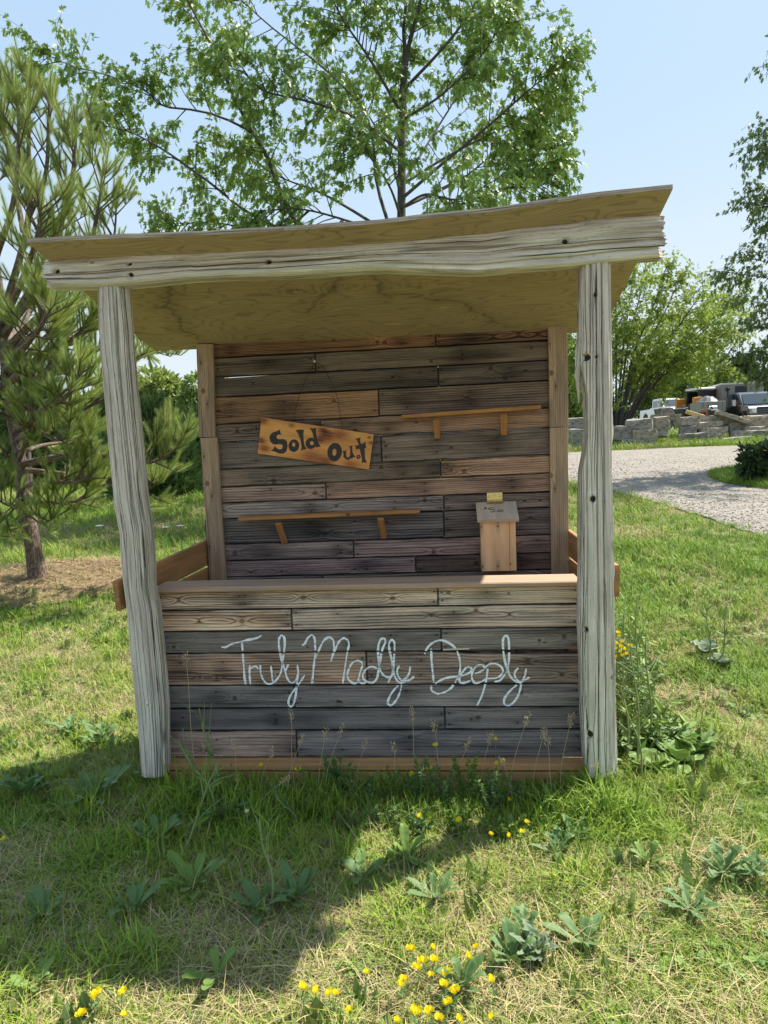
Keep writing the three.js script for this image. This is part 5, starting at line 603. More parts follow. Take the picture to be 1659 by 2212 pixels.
// ------------------------------------------------------------------ vehicles in the yard
{
  const rub = MAT({ color: rgb(0.02, 0.02, 0.02), roughness: 0.9 }), steel = MAT({ color: rgb(0.45, 0.45, 0.46), metalness: 0.8, roughness: 0.35 }), glass = new THREE.MeshPhysicalMaterial({ color: rgb(0.03, 0.04, 0.045), roughness: 0.05, metalness: 0, clearcoat: 1, clearcoatRoughness: 0.03 }), dark = MAT({ color: rgb(0.025, 0.025, 0.027), roughness: 0.6 }), lamp = MAT({ color: rgb(0.75, 0.76, 0.74), roughness: 0.12, metalness: 0.3 }), amber = MAT({ color: rgb(0.7, 0.22, 0.04), roughness: 0.3 });
  const prof = (pts, w, c = 0.05) => { const s = new THREE.Shape(); pts.forEach(([x, y], i) => i ? s.lineTo(x, y) : s.moveTo(x, y)); s.closePath(); const g = new THREE.ExtrudeGeometry(s, { depth: w - 2 * c, bevelEnabled: true, bevelSize: c, bevelThickness: c, bevelSegments: 2 }); g.translate(0, 0, -w / 2 + c); return g; };
  const wheel = (parent, x, z, r = 0.42, w = 0.27) => { const g = new THREE.Group(); g.name = 'wheel'; g.position.set(x, r, z); parent.add(g); const ty = new THREE.LatheGeometry([[r * 0.58, -w / 2], [r * 0.9, -w / 2], [r, -w * 0.36], [r, w * 0.36], [r * 0.9, w / 2], [r * 0.58, w / 2]].map(([a, b]) => new THREE.Vector2(a, b)), 24); ty.rotateX(Math.PI / 2); part('tyre', ty, rub, g); const ri = new THREE.CylinderGeometry(r * 0.58, r * 0.58, w * 0.7, 16); ri.rotateX(Math.PI / 2); part('rim', ri, steel, g); };
  const quadAt = (a, b, c, d) => { const T = new Tri(); T.quad(a, b, c, d); return T.geo(); };
  function pickup(t, paintMat, withBed) { // +x forward, wheels at x = 0 (front) and -3.6
    part('body', prof([[-4.7, 0.62], [-4.7, 1.18], [-2.55, 1.22], [-2.55, 1.30], [-0.35, 1.30], [0.05, 1.26], [0.85, 1.16], [0.98, 1.05], [0.98, 0.62], [0.55, 0.55], [0.5, 0.75], [0.2, 0.98], [-0.2, 0.98], [-0.5, 0.75], [-0.55, 0.5], [-3.05, 0.5], [-3.1, 0.75], [-3.4, 0.98], [-3.8, 0.98], [-4.1, 0.75], [-4.15, 0.55]].filter(([x]) => withBed || x > -2.7 || true), 2.0, 0.06), paintMat, t);
    part('cab', prof([[-2.5, 1.28], [-2.42, 1.95], [-2.25, 2.02], [-1.15, 2.02], [-0.98, 1.96], [-0.32, 1.3]], 1.72, 0.07), paintMat, t);
    part('windshield', quadAt(V(-0.33, 1.36, -0.74), V(-0.33, 1.36, 0.74), V(-0.92, 1.95, 0.68), V(-0.92, 1.95, -0.68)), Object.assign(glass.clone(), { side: THREE.DoubleSide }), t).position.set(0.045, 0.03, 0);
    for (const s of [-1, 1]) { part('door_glass', quadAt(V(-1.45, 1.36, 0), V(-0.52, 1.36, 0), V(-1.02, 1.9, 0), V(-1.45, 1.93, 0)), Object.assign(glass.clone(), { side: THREE.DoubleSide }), t).position.z = s * 0.868; part('door_glass', quadAt(V(-2.38, 1.36, 0), V(-1.54, 1.36, 0), V(-1.54, 1.93, 0), V(-2.3, 1.9, 0)), Object.assign(glass.clone(), { side: THREE.DoubleSide }), t).position.z = s * 0.868;
      const mg = chamferBox(0.12, 0.34, 0.2, 0.03); mg.translate(-0.62, 1.5, s * 1.16); part('mirror', mg, steel, t); const hl = chamferBox(0.1, 0.26, 0.42, 0.03); hl.translate(0.99, 0.98, s * 0.74); part('headlight', hl, lamp, t); const fl = new THREE.TorusGeometry(0.5, 0.06, 6, 18, Math.PI); fl.translate(0, 0.45, s * 0.99); part('wheel_arch', fl, dark, t); wheel(t, 0, s * 0.86); wheel(t, -3.6, s * 0.86); const dh = chamferBox(0.16, 0.04, 0.03, 0.008); dh.translate(-1.6, 1.12, s * 1.01); part('door_handle', dh, dark, t); }
    const gr = new THREE.Group(); gr.name = 'grille'; t.add(gr); const gb = chamferBox(0.08, 0.42, 1.04, 0.02); gb.translate(0.99, 0.96, 0); part('grille_frame', gb, dark, gr); for (let k = 0; k < 3; k++) { const g = chamferBox(0.05, 0.05, 0.98, 0.01); g.translate(1.035, 0.84 + k * 0.12, 0); part('grille_bar', g, withBed ? dark : steel, gr); }
    const em = new THREE.SphereGeometry(0.1, 16, 8); em.scale(0.25, 0.45, 1); em.translate(1.06, 0.97, 0); part('emblem', em, MAT({ color: rgb(0.04, 0.07, 0.25), metalness: 0.4, roughness: 0.3 }), gr);
    const bu = prof([[0.92, 0.5], [0.92, 0.7], [1.12, 0.7], [1.14, 0.52]], 2.0, 0.03); part('bumper', bu, steel, t);
  }
  const put = (t, px, py, z, turn, lx, ly, lz) => { t.rotation.y = turn; const want = Z(px, py, z), off = V(lx, ly, lz).applyAxisAngle(UP, turn); t.position.set(want.x - off.x, H(want.x, z), want.z - off.z); return want.y - (t.position.y + ly); };
  { const t = thing('work_truck', 'black pickup truck with a tall taupe box body parked behind the stones', 'truck'), black = new THREE.MeshPhysicalMaterial({ color: rgb(0.012, 0.014, 0.014), roughness: 0.25, clearcoat: 1, clearcoatRoughness: 0.05 }); pickup(t, black, true);
    const taupe = MAT({ color: rgb(0.27, 0.235, 0.20), roughness: 0.7 }), bx = chamferBox(3.6, 1.75, 2.3, 0.03); bx.translate(-4.45, 1.82, 0); const b = part('box_body', bx, taupe, t); const rl = chamferBox(3.66, 0.1, 2.36, 0.02); rl.translate(-4.45, 2.72, 0); part('box_rail', rl, MAT({ color: rgb(0.6, 0.57, 0.52) }), b);
    for (let k = 0; k < 5; k++) { const rb = chamferBox(0.06, 1.6, 0.06, 0.01); rb.translate(-6.0 + k * 0.75, 1.82, 1.17); part('box_rib', rb, taupe, b); } const wd = chamferBox(0.03, 0.36, 0.66, 0.01); wd.translate(-2.64, 2.38, 0.1); part('box_window', wd, dark, b);
    const lt = new THREE.SphereGeometry(0.12, 12, 8); lt.translate(-2.6, 2.42, 0.85); part('work_lamp', lt, dark, t); const po = chamferBox(0.05, 0.5, 0.05, 0.01); po.translate(-2.6, 2.15, 0.85); part('lamp_bracket', po, dark, t);
    const dy = put(t, 1626, 887, -37, -1.62, 1.0, 0.98, 0.74); t.position.y += dy; }
  { const t = thing('pickup_truck', 'white pickup truck half hidden by maple leaves', 'truck'); pickup(t, new THREE.MeshPhysicalMaterial({ color: rgb(0.72, 0.73, 0.74), roughness: 0.3, clearcoat: 1, clearcoatRoughness: 0.06 }), true); const dy = put(t, 1452, 886, -58, -1.42, 1.0, 0.98, 0.74); t.position.y += dy; }
  { const t = thing('loader', 'orange and black wheel loader with a white cab roof', 'loader'), org = MAT({ color: rgb(0.62, 0.26, 0.035), roughness: 0.5 }), white = MAT({ color: rgb(0.7, 0.71, 0.7), roughness: 0.4 });
    const rf = chamferBox(1.5, 0.16, 1.4, 0.05); rf.translate(0, 2.9, 0); part('cab_roof', rf, white, t); for (const [x, z] of [[-0.66, -0.6], [-0.66, 0.6], [0.66, -0.6], [0.66, 0.6]]) { const g = chamferBox(0.1, 1.5, 0.1, 0.02); g.translate(x, 2.1, z); part('cab_pillar', g, dark, t); } for (const s of [-1, 1]) { const g = chamferBox(1.2, 0.85, 0.03, 0.01); g.translate(0, 2.35, s * 0.58); part('cab_window', g, glass, t); } const gl = chamferBox(0.03, 0.85, 1.08, 0.01); gl.translate(0.62, 2.35, 0); part('cab_window', gl, glass, t);
    const bd = prof([[-1.9, 0.6], [-1.95, 1.5], [-0.8, 1.75], [0.8, 1.75], [1.0, 0.6]], 1.5, 0.06); part('chassis', bd, dark, t); for (const s of [-1, 1]) { const arm = prof([[-1.2, 1.55], [-1.0, 2.25], [-0.7, 2.3], [1.2, 1.4], [1.9, 0.5], [1.6, 0.4], [0.9, 1.15], [-0.7, 1.9]], 0.14, 0.02); arm.translate(0, 0, s * 0.9); part('lift_arm', arm, org, t); const pl = prof([[-1.35, 0.7], [-1.35, 2.25], [-0.85, 2.3], [-0.75, 0.7]], 0.2, 0.03); pl.translate(0, 0, s * 0.92); part('side_plate', pl, org, t); wheel(t, -1.0, s * 0.95, 0.5, 0.34); wheel(t, 0.7, s * 0.95, 0.5, 0.34); }
    const bk = prof([[1.5, 0.1], [1.5, 0.9], [1.7, 0.95], [2.4, 0.15], [2.3, 0.05]], 1.9, 0.03); part('bucket', bk, steel, t);
    t.scale.setScalar(0.86); const dy = put(t, 1514, 841, -42, 0.35, 0, 2.9 * 0.86, 0); t.position.y += Math.min(dy, 0.6); }
  { const t = thing('dump_trailer', 'grey dump trailer loaded with dark tarpaulin between loader and black truck', 'trailer'), gm = MAT({ color: rgb(0.27, 0.25, 0.225), roughness: 0.7 }), a = Z(1503, 892, -39.5), b = Z(1553, 868, -39.5), w = b.x - a.x, h = b.y - a.y, cx = (a.x + b.x) / 2, gy = H(cx, -39.5); t.position.set(cx, gy, -39.5);
    for (const [y0, z0, hh2] of [[b.y - gy - h / 2, 0.9, h], [b.y - gy - h / 2, -0.9, h]]) { const g = chamferBox(w, hh2, 0.06, 0.01); g.translate(0, y0, z0); part('side_wall', g, gm, t); } for (const s of [-1, 1]) { const g = chamferBox(0.06, h, 1.8, 0.01); g.translate(s * w / 2, b.y - gy - h / 2, 0); part('end_wall', g, gm, t); } const fl = chamferBox(w, 0.08, 1.8, 0.01); fl.translate(0, a.y - gy + 0.05, 0); part('trailer_floor', fl, gm, t); for (let k = 0; k < 5; k++) { const g = chamferBox(0.05, h, 0.05, 0.01); g.translate(-w / 2 + w * (k + 0.5) / 5, b.y - gy - h / 2, 0.955); part('wall_rib', g, gm, t); }
    const tp = grid(14, 10, (i, j) => { const u = i / 14 * 2 - 1, v = j / 10 * 2 - 1; return [V(u * w * 0.46, b.y - gy - 0.05 + 0.42 * Math.max(0, 1 - u * u - v * v * 0.8) + 0.12 * (vn(i * 0.8, j * 0.9) - 0.5), -v * 0.85), 0, 0]; }); part('tarpaulin', tp, MAT({ color: rgb(0.10, 0.095, 0.10), roughness: 0.5, side: THREE.DoubleSide }), t); wheel(t, -0.4, 0.8, 0.36, 0.22); wheel(t, -0.4, -0.8, 0.36, 0.22); wheel(t, 0.4, 0.8, 0.36, 0.22); wheel(t, 0.4, -0.8, 0.36, 0.22); }
  { const t = thing('tow_machine', 'small red and black engine-driven machine in front of the grey trailer', 'machine'), red = MAT({ color: rgb(0.42, 0.09, 0.06), roughness: 0.5 }), zz = -34, a = Z(1520, 903, zz), b = Z(1552, 878, zz), gy = H((a.x + b.x) / 2, zz); t.position.set((a.x + b.x) / 2, gy, zz); const w = b.x - a.x, top = b.y - gy, low = Math.max(0.25, a.y - gy);
    const en = chamferBox(w * 0.62, (top - low) * 0.6, 0.6, 0.05); en.translate(w * 0.08, low + (top - low) * 0.45, 0); part('engine_cover', en, dark, t); for (const s of [-1, 1]) { const g = chamferBox(0.07, top - 0.1, 0.07, 0.01); g.translate(-w * 0.42, (top - 0.1) / 2, s * 0.25); part('upright', g, red, t); wheel(t, w * 0.2, s * 0.4, 0.26, 0.16); } const hp = tube(bez([V(-w * 0.42, top * 0.85, 0.2), V(-w * 0.2, top * 1.05, 0.2), V(w * 0.1, top * 0.85, 0.2)], 10), 0.03, 6); part('hose', hp, rub, t); const tk = new THREE.CylinderGeometry(0.16, 0.16, w * 0.5, 14); tk.rotateZ(Math.PI / 2); tk.translate(w * 0.1, top - 0.1, 0); part('fuel_tank', tk, steel, t); const fr = chamferBox(w, 0.1, 0.6, 0.01); fr.translate(0, low * 0.8, 0); part('frame', fr, red, t); }
  { const zz = -46, a = Z(1534, 872, zz), b = Z(1560, 847, zz), c = (a.x + b.x) / 2, gy = H(c, zz), t = thing('shipping_container', 'blue corrugated container behind the grey trailer', 'container'), bl = MAT({ color: rgb(0.10, 0.20, 0.34), roughness: 0.5 }); t.position.set(c + 0.4, gy, zz - 1.2); const hgt = b.y - gy; const g = chamferBox(2.4, hgt, 2.4, 0.03); g.translate(0, hgt / 2, 0); part('container_shell', g, bl, t); for (let k = 0; k < 11; k++) { const r = chamferBox(0.09, hgt - 0.2, 0.05, 0.015); r.translate(-1.08 + k * 0.216, hgt / 2, 1.21); part('corrugation', r, bl, t); } }
}

// ------------------------------------------------------------------ grass
const footprint = (x, z, m = 0) => x > -1.04 - m && x < 1.09 + m && z > -0.66 - m && z < 0.075 + m;
const pineFoot = G(85, 1256), island = G(1690, 1036), IX = island.x - G(1536, 1036).x, IZ = Math.abs(G(1640, 1010).z - G(1640, 1062).z) / 2;
const onGravel = (x, z) => inPoly(x + 0.5 * (fbm(x * 1.7, z * 1.7) - 0.5), z + 0.7 * (fbm(x * 1.9 + 9, z * 1.9) - 0.5), gravelPoly) && Math.hypot((x - island.x) / IX, (z - island.z) / IZ) > 1;
const dryness = (x, z) => { let d = fbm(x * 0.75 + 3, z * 0.75 + 8) * 0.75 + fbm(x * 2.6, z * 2.6 + 4) * 0.45 - 0.12; d += 0.16 * Math.exp(-((x - 0.75) ** 2) / 0.5 - ((z - 0.75) ** 2) / 0.4) + 0.10 * Math.exp(-((x + 1.0) ** 2) / 0.3 - ((z - 0.55) ** 2) / 0.12); d -= 0.13 * smooth(1.2, 1.6, x) * smooth(-1, 0.6, z); d += 0.12 * smooth(-1.4, -2.2, x) * smooth(-3, -1, z); d -= 0.16 * smooth(0.45, 0.1, Math.abs(z - 0.25)) * smooth(1.3, 1.0, Math.abs(x)); return d; };
function tuft(n, seed, o) { // a handful of bent blades about one unit tall
  const r = rng(seed), T = new Tri(); const { spread = 0.35, w = 0.03, bend = 0.6, seg = 3 } = o;
  for (let k = 0; k < n; k++) { const a = r() * 6.283, R0 = Math.sqrt(r()) * spread, b = V(Math.cos(a) * R0, 0, Math.sin(a) * R0), az = r() * 6.283, h = 0.5 + 0.6 * r(), ln = bend * (0.3 + r()), ww = w * (0.7 + 0.6 * r()), sd = V(-Math.sin(az), 0, Math.cos(az)); let prev = null;
    for (let i = 0; i <= seg; i++) { const f = i / seg, q = V(b.x + Math.cos(az) * ln * h * f * f, h * f * (1 - 0.28 * ln * f * f), b.z + Math.sin(az) * ln * h * f * f), wd = ww * (1 - f * f) ; const L = q.clone().addScaledVector(sd, wd), Rr = q.clone().addScaledVector(sd, -wd); if (prev) i === seg ? T.tri(prev[0], prev[1], q) : T.quad(prev[0], prev[1], Rr, L); prev = [L, Rr]; } }
  return T.geo();
}
{
  const R = rng(4242), ox = camera.position.x, oz = camera.position.z, mid = -Math.PI / 2 - 5.15 * RAD;
  const rings = [[1.35, 2.6, 3600], [2.6, 4.2, 2600], [4.2, 6.5, 1050], [6.5, 10, 430], [10, 16, 150], [16, 30, 42], [30, 50, 12]];
  const G1 = [], G2 = [], G3 = [], G4 = [], far = [];
  const place = (x, z, s, sy) => { _q.setFromEuler(new THREE.Euler((R() - 0.5) * 0.5, R() * 6.283, (R() - 0.5) * 0.5)); return new THREE.Matrix4().compose(V(x, H(x, z) - 0.004, z), _q, V(s, sy, s)); };
  for (const [r0, r1, dens] of rings) { const half = 43 * RAD, area = (r1 * r1 - r0 * r0) * half, n = Math.round(area * dens);
    for (let k = 0; k < n; k++) {
      const r = Math.sqrt(lerp(r0 * r0, r1 * r1, R())), a = mid + (R() * 2 - 1) * half, x = ox + Math.cos(a) * r, z = oz + Math.sin(a) * r; if (footprint(x, z) || onGravel(x, z)) continue;
      const pd = Math.hypot((x - pineFoot.x - 0.1) / 1.2, z - pineFoot.z); if (pd < 0.95 && R() > 0.12) continue;
      const d = dryness(x, z) + (R() - 0.5) * 0.34, edge = footprint(x, z, 0.3) ? 1 : 0, tall = edge && z > 0 ? 1.6 : edge ? 1.3 : 1, lush = 0.55 + 0.8 * fbm(x * 1.3 + 50, z * 1.3) + 0.5 * smooth(0.55, 0.75, fbm(x * 5 + 9, z * 5)), big = 1 + Math.max(0, r - 5) * 0.11;
      if (d > 0.60 && R() < 0.6) { const s = (0.042 + 0.03 * R()) * big; const k2 = 0.65 + 0.7 * R(); G2.push([place(x, z, s * 1.35, s * (0.75 + 0.5 * R()) * (edge ? 1.6 : 1)), [k2, k2 * (0.94 + 0.12 * R()), k2 * (0.9 + 0.3 * R())]]); }
      else { const s = (0.054 + 0.042 * R()) * lush * tall * big, g = smooth(0.15, 0.55, d), c = tone(R, 0.28, 0.2 + 0.75 * g); (R() < 0.55 ? G1 : G3).push([place(x, z, s * (edge ? 0.75 : 1), s), c]); }
      if (r < 8 && R() < 0.17 * smooth(0.5, 0.66, fbm(x * 2.2 + 70, z * 2.2)) + 0.012) { const s = (0.014 + 0.022 * R()) * (1 + 0.05 * r); G4.push([place(x, z, s, s), tone(R, 0.25, 0.35)]); }
    } }

  const gm = LEAF(0.215, 0.35, 0.042, 0.34, 0.7), gm2 = LEAF(0.17, 0.295, 0.046, 0.32, 0.65), dm = MAT({ color: rgb(0.40, 0.325, 0.155), side: THREE.DoubleSide, roughness: 1 }), cl = LEAF(0.17, 0.28, 0.06, 0.4, 0.7);
  const st = (name, label, cat, geo, mat, list) => { const o = stuffPart(name, copies(geo, mat, list)); o.userData.label = label; o.userData.category = cat; };
  st('lawn_grass', 'green blades of uneven lawn grass all round the stand', 'grass', tuft(11, 1, { spread: 0.5, w: 0.021, bend: 0.75 }), gm, G1);
  st('lawn_grass', 'broader darker green blades mixed into the lawn', 'grass', tuft(8, 2, { spread: 0.45, w: 0.032, bend: 0.95 }), gm2, G3); scene.children[scene.children.length - 1].name = 'lawn_grass_001';
  st('dry_grass', 'dry straw-coloured grass lying through the lawn', 'grass', tuft(11, 3, { spread: 0.8, w: 0.019, bend: 1.7 }), dm, G2);
  const clover = (() => { const gs = [], r = rng(17); for (let k = 0; k < 7; k++) { const a = r() * 6.28, q = V(Math.cos(a) * 0.6 * r(), 0.35 + 0.9 * r(), Math.sin(a) * 0.6 * r()); for (let j = 0; j < 3; j++) { const g = fan([[0, 0], [0.2, 0.2], [0.22, 0.42], [0, 0.5], [-0.22, 0.42], [-0.2, 0.2]], [0, 0.28]); g.rotateX(Math.PI / 2 - 0.4 * r()); g.rotateY(j * 2.094 + r()); g.translate(q.x, q.y, q.z); gs.push(g); } gs.push(tube([V(0, 0, 0), q], 0.012, 3)); } return merged(gs); })();
  st('clover_patches', 'small three-part clover and trefoil leaves low in the lawn', 'clover', clover, cl, G4);
  // little broad-leaved weeds all through the turf
  const wl = [0, 1].map((q) => { const gs = [], r = rng(31 + q); for (let k = 0; k < 7; k++) { const g = fan(q ? [[0, 0], [0.10, 0.2], [0.20, 0.28], [0.12, 0.42], [0.26, 0.55], [0.14, 0.68], [0.2, 0.82], [0, 1], [-0.2, 0.82], [-0.14, 0.68], [-0.26, 0.55], [-0.12, 0.42], [-0.2, 0.28], [-0.10, 0.2]] : [[0, 0], [0.14, 0.3], [0.17, 0.6], [0, 1], [-0.17, 0.6], [-0.14, 0.3]], [0, 0.5], (x, y) => 0.35 * Math.abs(x) - 0.3 * y * y); g.scale(1, 0.6 + 0.5 * r(), 1); g.rotateX(0.35 + 0.85 * r()); g.rotateY(k * 0.9 + r()); gs.push(g); } return merged(gs); });
  const WL = [[], []]; for (let k = 0; k < 5600; k++) { const r = Math.sqrt(lerp(1.4 * 1.4, 81, Math.pow(R(), 1.5))), a = mid + (R() * 2 - 1) * 43 * RAD, x = ox + Math.cos(a) * r, z = oz + Math.sin(a) * r; if (footprint(x, z) || onGravel(x, z) || fbm(x * 1.6 + 20, z * 1.6) < 0.42) continue; const s = 0.035 + 0.08 * R() * R(); WL[R() < 0.6 ? 0 : 1].push([place(x, z, s, s * (0.8 + 0.6 * R())), tone(R, 0.35, 0.6)]); }
  st('turf_weeds', 'small smooth-leaved plants scattered through the turf', 'weeds', wl[0], LEAF(0.15, 0.25, 0.06, 0.38, 0.65), WL[0]); st('turf_weeds', 'small toothed-leaved plants scattered through the turf', 'weeds', wl[1], LEAF(0.17, 0.25, 0.085, 0.35, 0.7), WL[1]); scene.children[scene.children.length - 1].name = 'turf_weeds_001';
  // tall pale grass along the foot of the stones
  const L = []; for (let k = 0; k < 1900; k++) { const px = 1225 + R() * 440, py = 955 + R() * 14 - (px - 1225) * 0.012; const g = G(px, py); const s = 0.10 + 0.16 * R() * R(); _q.setFromAxisAngle(UP, R() * 6.28); L.push([new THREE.Matrix4().compose(g, _q, V(s, s * (0.8 + 0.6 * R()), s)), tone(R, 0.25, 0.9)]); }
  st('verge_grass', 'tall yellow-green grass along the foot of the stones', 'grass', tuft(9, 5, { spread: 0.5, w: 0.02, bend: 0.6 }), gm, L);
  const I = []; for (let k = 0; k < 2600; k++) { const a = R() * 6.28, r = Math.sqrt(R()), x = island.x + Math.cos(a) * r * IX, z = island.z + Math.sin(a) * r * IZ, s = 0.09 + 0.08 * R(); I.push([place(x, z, s, s), tone(R, 0.2, 0.4)]); for (const e of I.slice(-1)) e[0].elements[13] = H(x, z) + 0.05 * (1 - r * r) + 0.02; }
  st('island_grass', 'grass on the small island in the gravel drive', 'grass', tuft(11, 6, { spread: 0.5, w: 0.022, bend: 0.7 }), gm, I);
  const PB = []; for (let k = 0; k < 60000 && PB.length < 9000; k++) { const a = R(), b = R() * R(), q = gravelNear[Math.floor(a * 8)].clone().lerp(gravelNear[Math.floor(a * 8) + 1], a * 8 - Math.floor(a * 8)), f = gravelFar[Math.floor(a * 8)].clone().lerp(gravelFar[Math.floor(a * 8) + 1], a * 8 - Math.floor(a * 8)); q.lerp(f, b); if (Math.hypot((q.x - island.x) / IX, (q.z - island.z) / IZ) < 1) continue; const s = 0.006 + 0.016 * R() * R(), k2 = 0.85 + 0.45 * R(); _q.setFromEuler(new THREE.Euler(R() * 6, R() * 6, R() * 6)); PB.push([new THREE.Matrix4().compose(V(q.x, H(q.x, q.z) + 0.02 + s * 0.3, q.z), _q, V(s, s * (0.5 + 0.5 * R()), s * (0.7 + 0.6 * R()))), [k2, k2 * 0.98, k2 * (0.9 + 0.1 * R())]]); }
  st('gravel_stones', 'loose crushed stones scattered over the gravel drive', 'gravel', new THREE.IcosahedronGeometry(1, 0), MAT({ color: rgb(0.34, 0.31, 0.265), roughness: 1 }), PB);
  const ig = grid(36, 8, (i, j) => { const a = i / 36 * 6.2832, r = j / 8, x = island.x + Math.cos(a) * r * IX * 1.03, z = island.z + Math.sin(a) * r * IZ * 1.05; return [V(x, H(x, z) + 0.03 + 0.06 * (1 - r * r), z), x, z]; }); structure('grass_island', new THREE.Mesh(ig, MAT({ color: rgb(0.07, 0.09, 0.03), roughness: 1, side: THREE.DoubleSide })));
}

// ------------------------------------------------------------------ weeds and wild flowers
{
  const R = rng(909), green = LEAF(0.13, 0.225, 0.07, 0.35, 0.55), grey = LEAF(0.20, 0.26, 0.15, 0.3, 0.7), bright = LEAF(0.19, 0.31, 0.06, 0.45, 0.55), stemM = LEAF(0.20, 0.27, 0.10, 0.1, 0.7), yellow = LEAF(0.92, 0.78, 0.025, 0.35, 0.6), straw = LEAF(0.52, 0.42, 0.25, 0.25, 0.9);
  const blade = (lobes, wd, bend, seed) => { const r = rng(seed), n = 7, T = new Tri(); let prev = null; for (let i = 0; i <= n; i++) { const f = i / n, w = wd * Math.pow(Math.sin(Math.PI * Math.min(0.97, 0.06 + f * 0.94)), 0.75) * (0.45 + 0.75 * f) * (lobes && i % 2 ? 0.55 : 1) + 0.012, y = Math.sin(f * bend) * 0.34, z = f * (1 - 0.18 * bend * f), c = V(0, y, z), a = V(-w, y + w * 0.35 * r(), z - (lobes && i % 2 === 0 ? 0.06 : 0)), b = V(w, y + w * 0.35 * r(), z - (lobes && i % 2 === 0 ? 0.06 : 0)); if (prev) { T.quad(prev[0], prev[1], c, a); T.quad(prev[1], prev[2], b, c); } prev = [a, c, b]; } return T.geo(); };
  const kinds = { dock: [0, 1, 2].map((k) => blade(false, 0.12, 1.3 + 0.4 * k, k + 1)), dandelion: [0, 1, 2].map((k) => blade(true, 0.15, 1.2 + 0.4 * k, k + 11)), broad: [0, 1, 2].map((k) => blade(false, 0.40, 1.2 + 0.4 * k, k + 21)) };
  const rosette = (px, py, kind, n, len, mat, label, group) => { const g = G(px, py), t = thing(kind === 'broad' ? 'broadleaf_weed' : kind + '_plant', label, 'weed', group); t.position.copy(g); t.position.y += 0.03; n += 3; len *= 1.2; for (let k = 0; k < n; k++) { const m = part('leaf', kinds[kind][k % 3], mat, t), s = len * (0.65 + 0.5 * R()); m.scale.set(s, s, s); m.rotation.set(0.12 - 0.55 * R(), 0, 0); m.rotation.order = 'YXZ'; m.rotation.y = k / n * 6.28 + R() * 0.8; } };
  const gd = 'lobed dandelion-like rosettes in the lawn', gk = 'smooth dock-like rosettes in the lawn';
  for (const [x, y, n, l] of [[55, 1735, 8, 0.17], [205, 1745, 9, 0.19], [330, 1705, 7, 0.16], [215, 1620, 7, 0.15], [150, 1590, 6, 0.13], [490, 1785, 7, 0.15], [1130, 2035, 7, 0.1], [1240, 1830, 6, 0.12], [1560, 1905, 7, 0.13], [1630, 1910, 6, 0.12], [1200, 1860, 6, 0.11], [1490, 1990, 6, 0.11], [420, 1650, 6, 0.16]]) rosette(x, y, 'dandelion', n, l, green, 'lobed green rosette weed growing flat in the lawn', gd);
  for (const [x, y, n, l] of [[95, 2000, 6, 0.13], [420, 1935, 7, 0.15], [560, 1990, 8, 0.13], [640, 1965, 7, 0.14], [470, 2135, 6, 0.11], [1000, 2155, 7, 0.10], [80, 2160, 6, 0.09], [780, 1920, 6, 0.13], [940, 1960, 6, 0.12], [290, 1990, 6, 0.12], [1260, 2060, 6, 0.12], [1400, 1880, 5, 0.11], [1110, 2095, 5, 0.13], [880, 1870, 5, 0.12], [345, 1830, 5, 0.15]]) rosette(x, y, 'dock', n, l, R() < 0.75 ? green : bright, 'narrow smooth-leaved rosette weed standing in the lawn', gk);
  rosette(1160, 2085, 'dandelion', 16, 0.095, grey, 'dense silver-grey leafy weed in the sunny lawn', null);
  const gb = 'low large-leaved weeds in the sunny lawn';
  for (const [x, y, n, l, m] of [[1500, 1640, 6, 0.15, bright], [1440, 1690, 6, 0.12, bright], [1400, 1680, 6, 0.13, bright], [1470, 1660, 6, 0.13, bright], [1520, 1420, 6, 0.12, grey], [1560, 1450, 6, 0.12, grey]]) rosette(x, y, 'broad', n, l, m, 'low weed with large rounded leaves in the sunny lawn', gb);

  // yellow trefoil flowers: stem, head of petals, small leaves
  const petal = (() => { const g = fan([[0, 0], [0.45, 0.35], [0.5, 0.8], [0, 1.05], [-0.5, 0.8], [-0.45, 0.35]], [0, 0.5], (x, y) => 0.6 * x * x - 0.35 * y * y); return g; })();
  const proto = new THREE.Group(); { part('stem', tube(bez([V(0, 0, 0), V(0.008, 0.05, 0.004), V(0.0, 0.1, 0)], 6), [0.0016, 0.0016, 0.0015, 0.0014, 0.0013, 0.0012, 0.0012], 5), stemM, proto); for (let k = 0; k < 5; k++) { const m = part('petal', petal, yellow, proto); m.scale.setScalar(0.015); m.position.set(Math.cos(k * 1.257) * 0.003, 0.1, Math.sin(k * 1.257) * 0.003); m.rotation.order = 'YXZ'; m.rotation.y = k * 1.257; m.rotation.x = 0.85; } for (let k = 0; k < 3; k++) { const m = part('leaf', ovalLeaf, green, proto); m.scale.setScalar(0.018); m.position.set(0.002, 0.045 + 0.012 * k, 0.002); m.rotation.order = 'YXZ'; m.rotation.set(1.0, k * 2.3, 0); } }
  const stretch = (t, k) => { for (const m of t.children) { if (m.name === 'stem') m.scale.y = k; else m.position.y *= k; } };
  const flower = (px, py, h, label, group) => { const q = Y(px, py, h), t = proto.clone(); thing('trefoil_flower', label, 'flower', group, t); const s = 0.8 + 0.5 * R(); t.position.set(q.x, H(q.x, q.z), q.z); t.rotation.y = R() * 6.28; t.scale.setScalar(s); stretch(t, (h - H(q.x, q.z)) / 0.1 / s); };
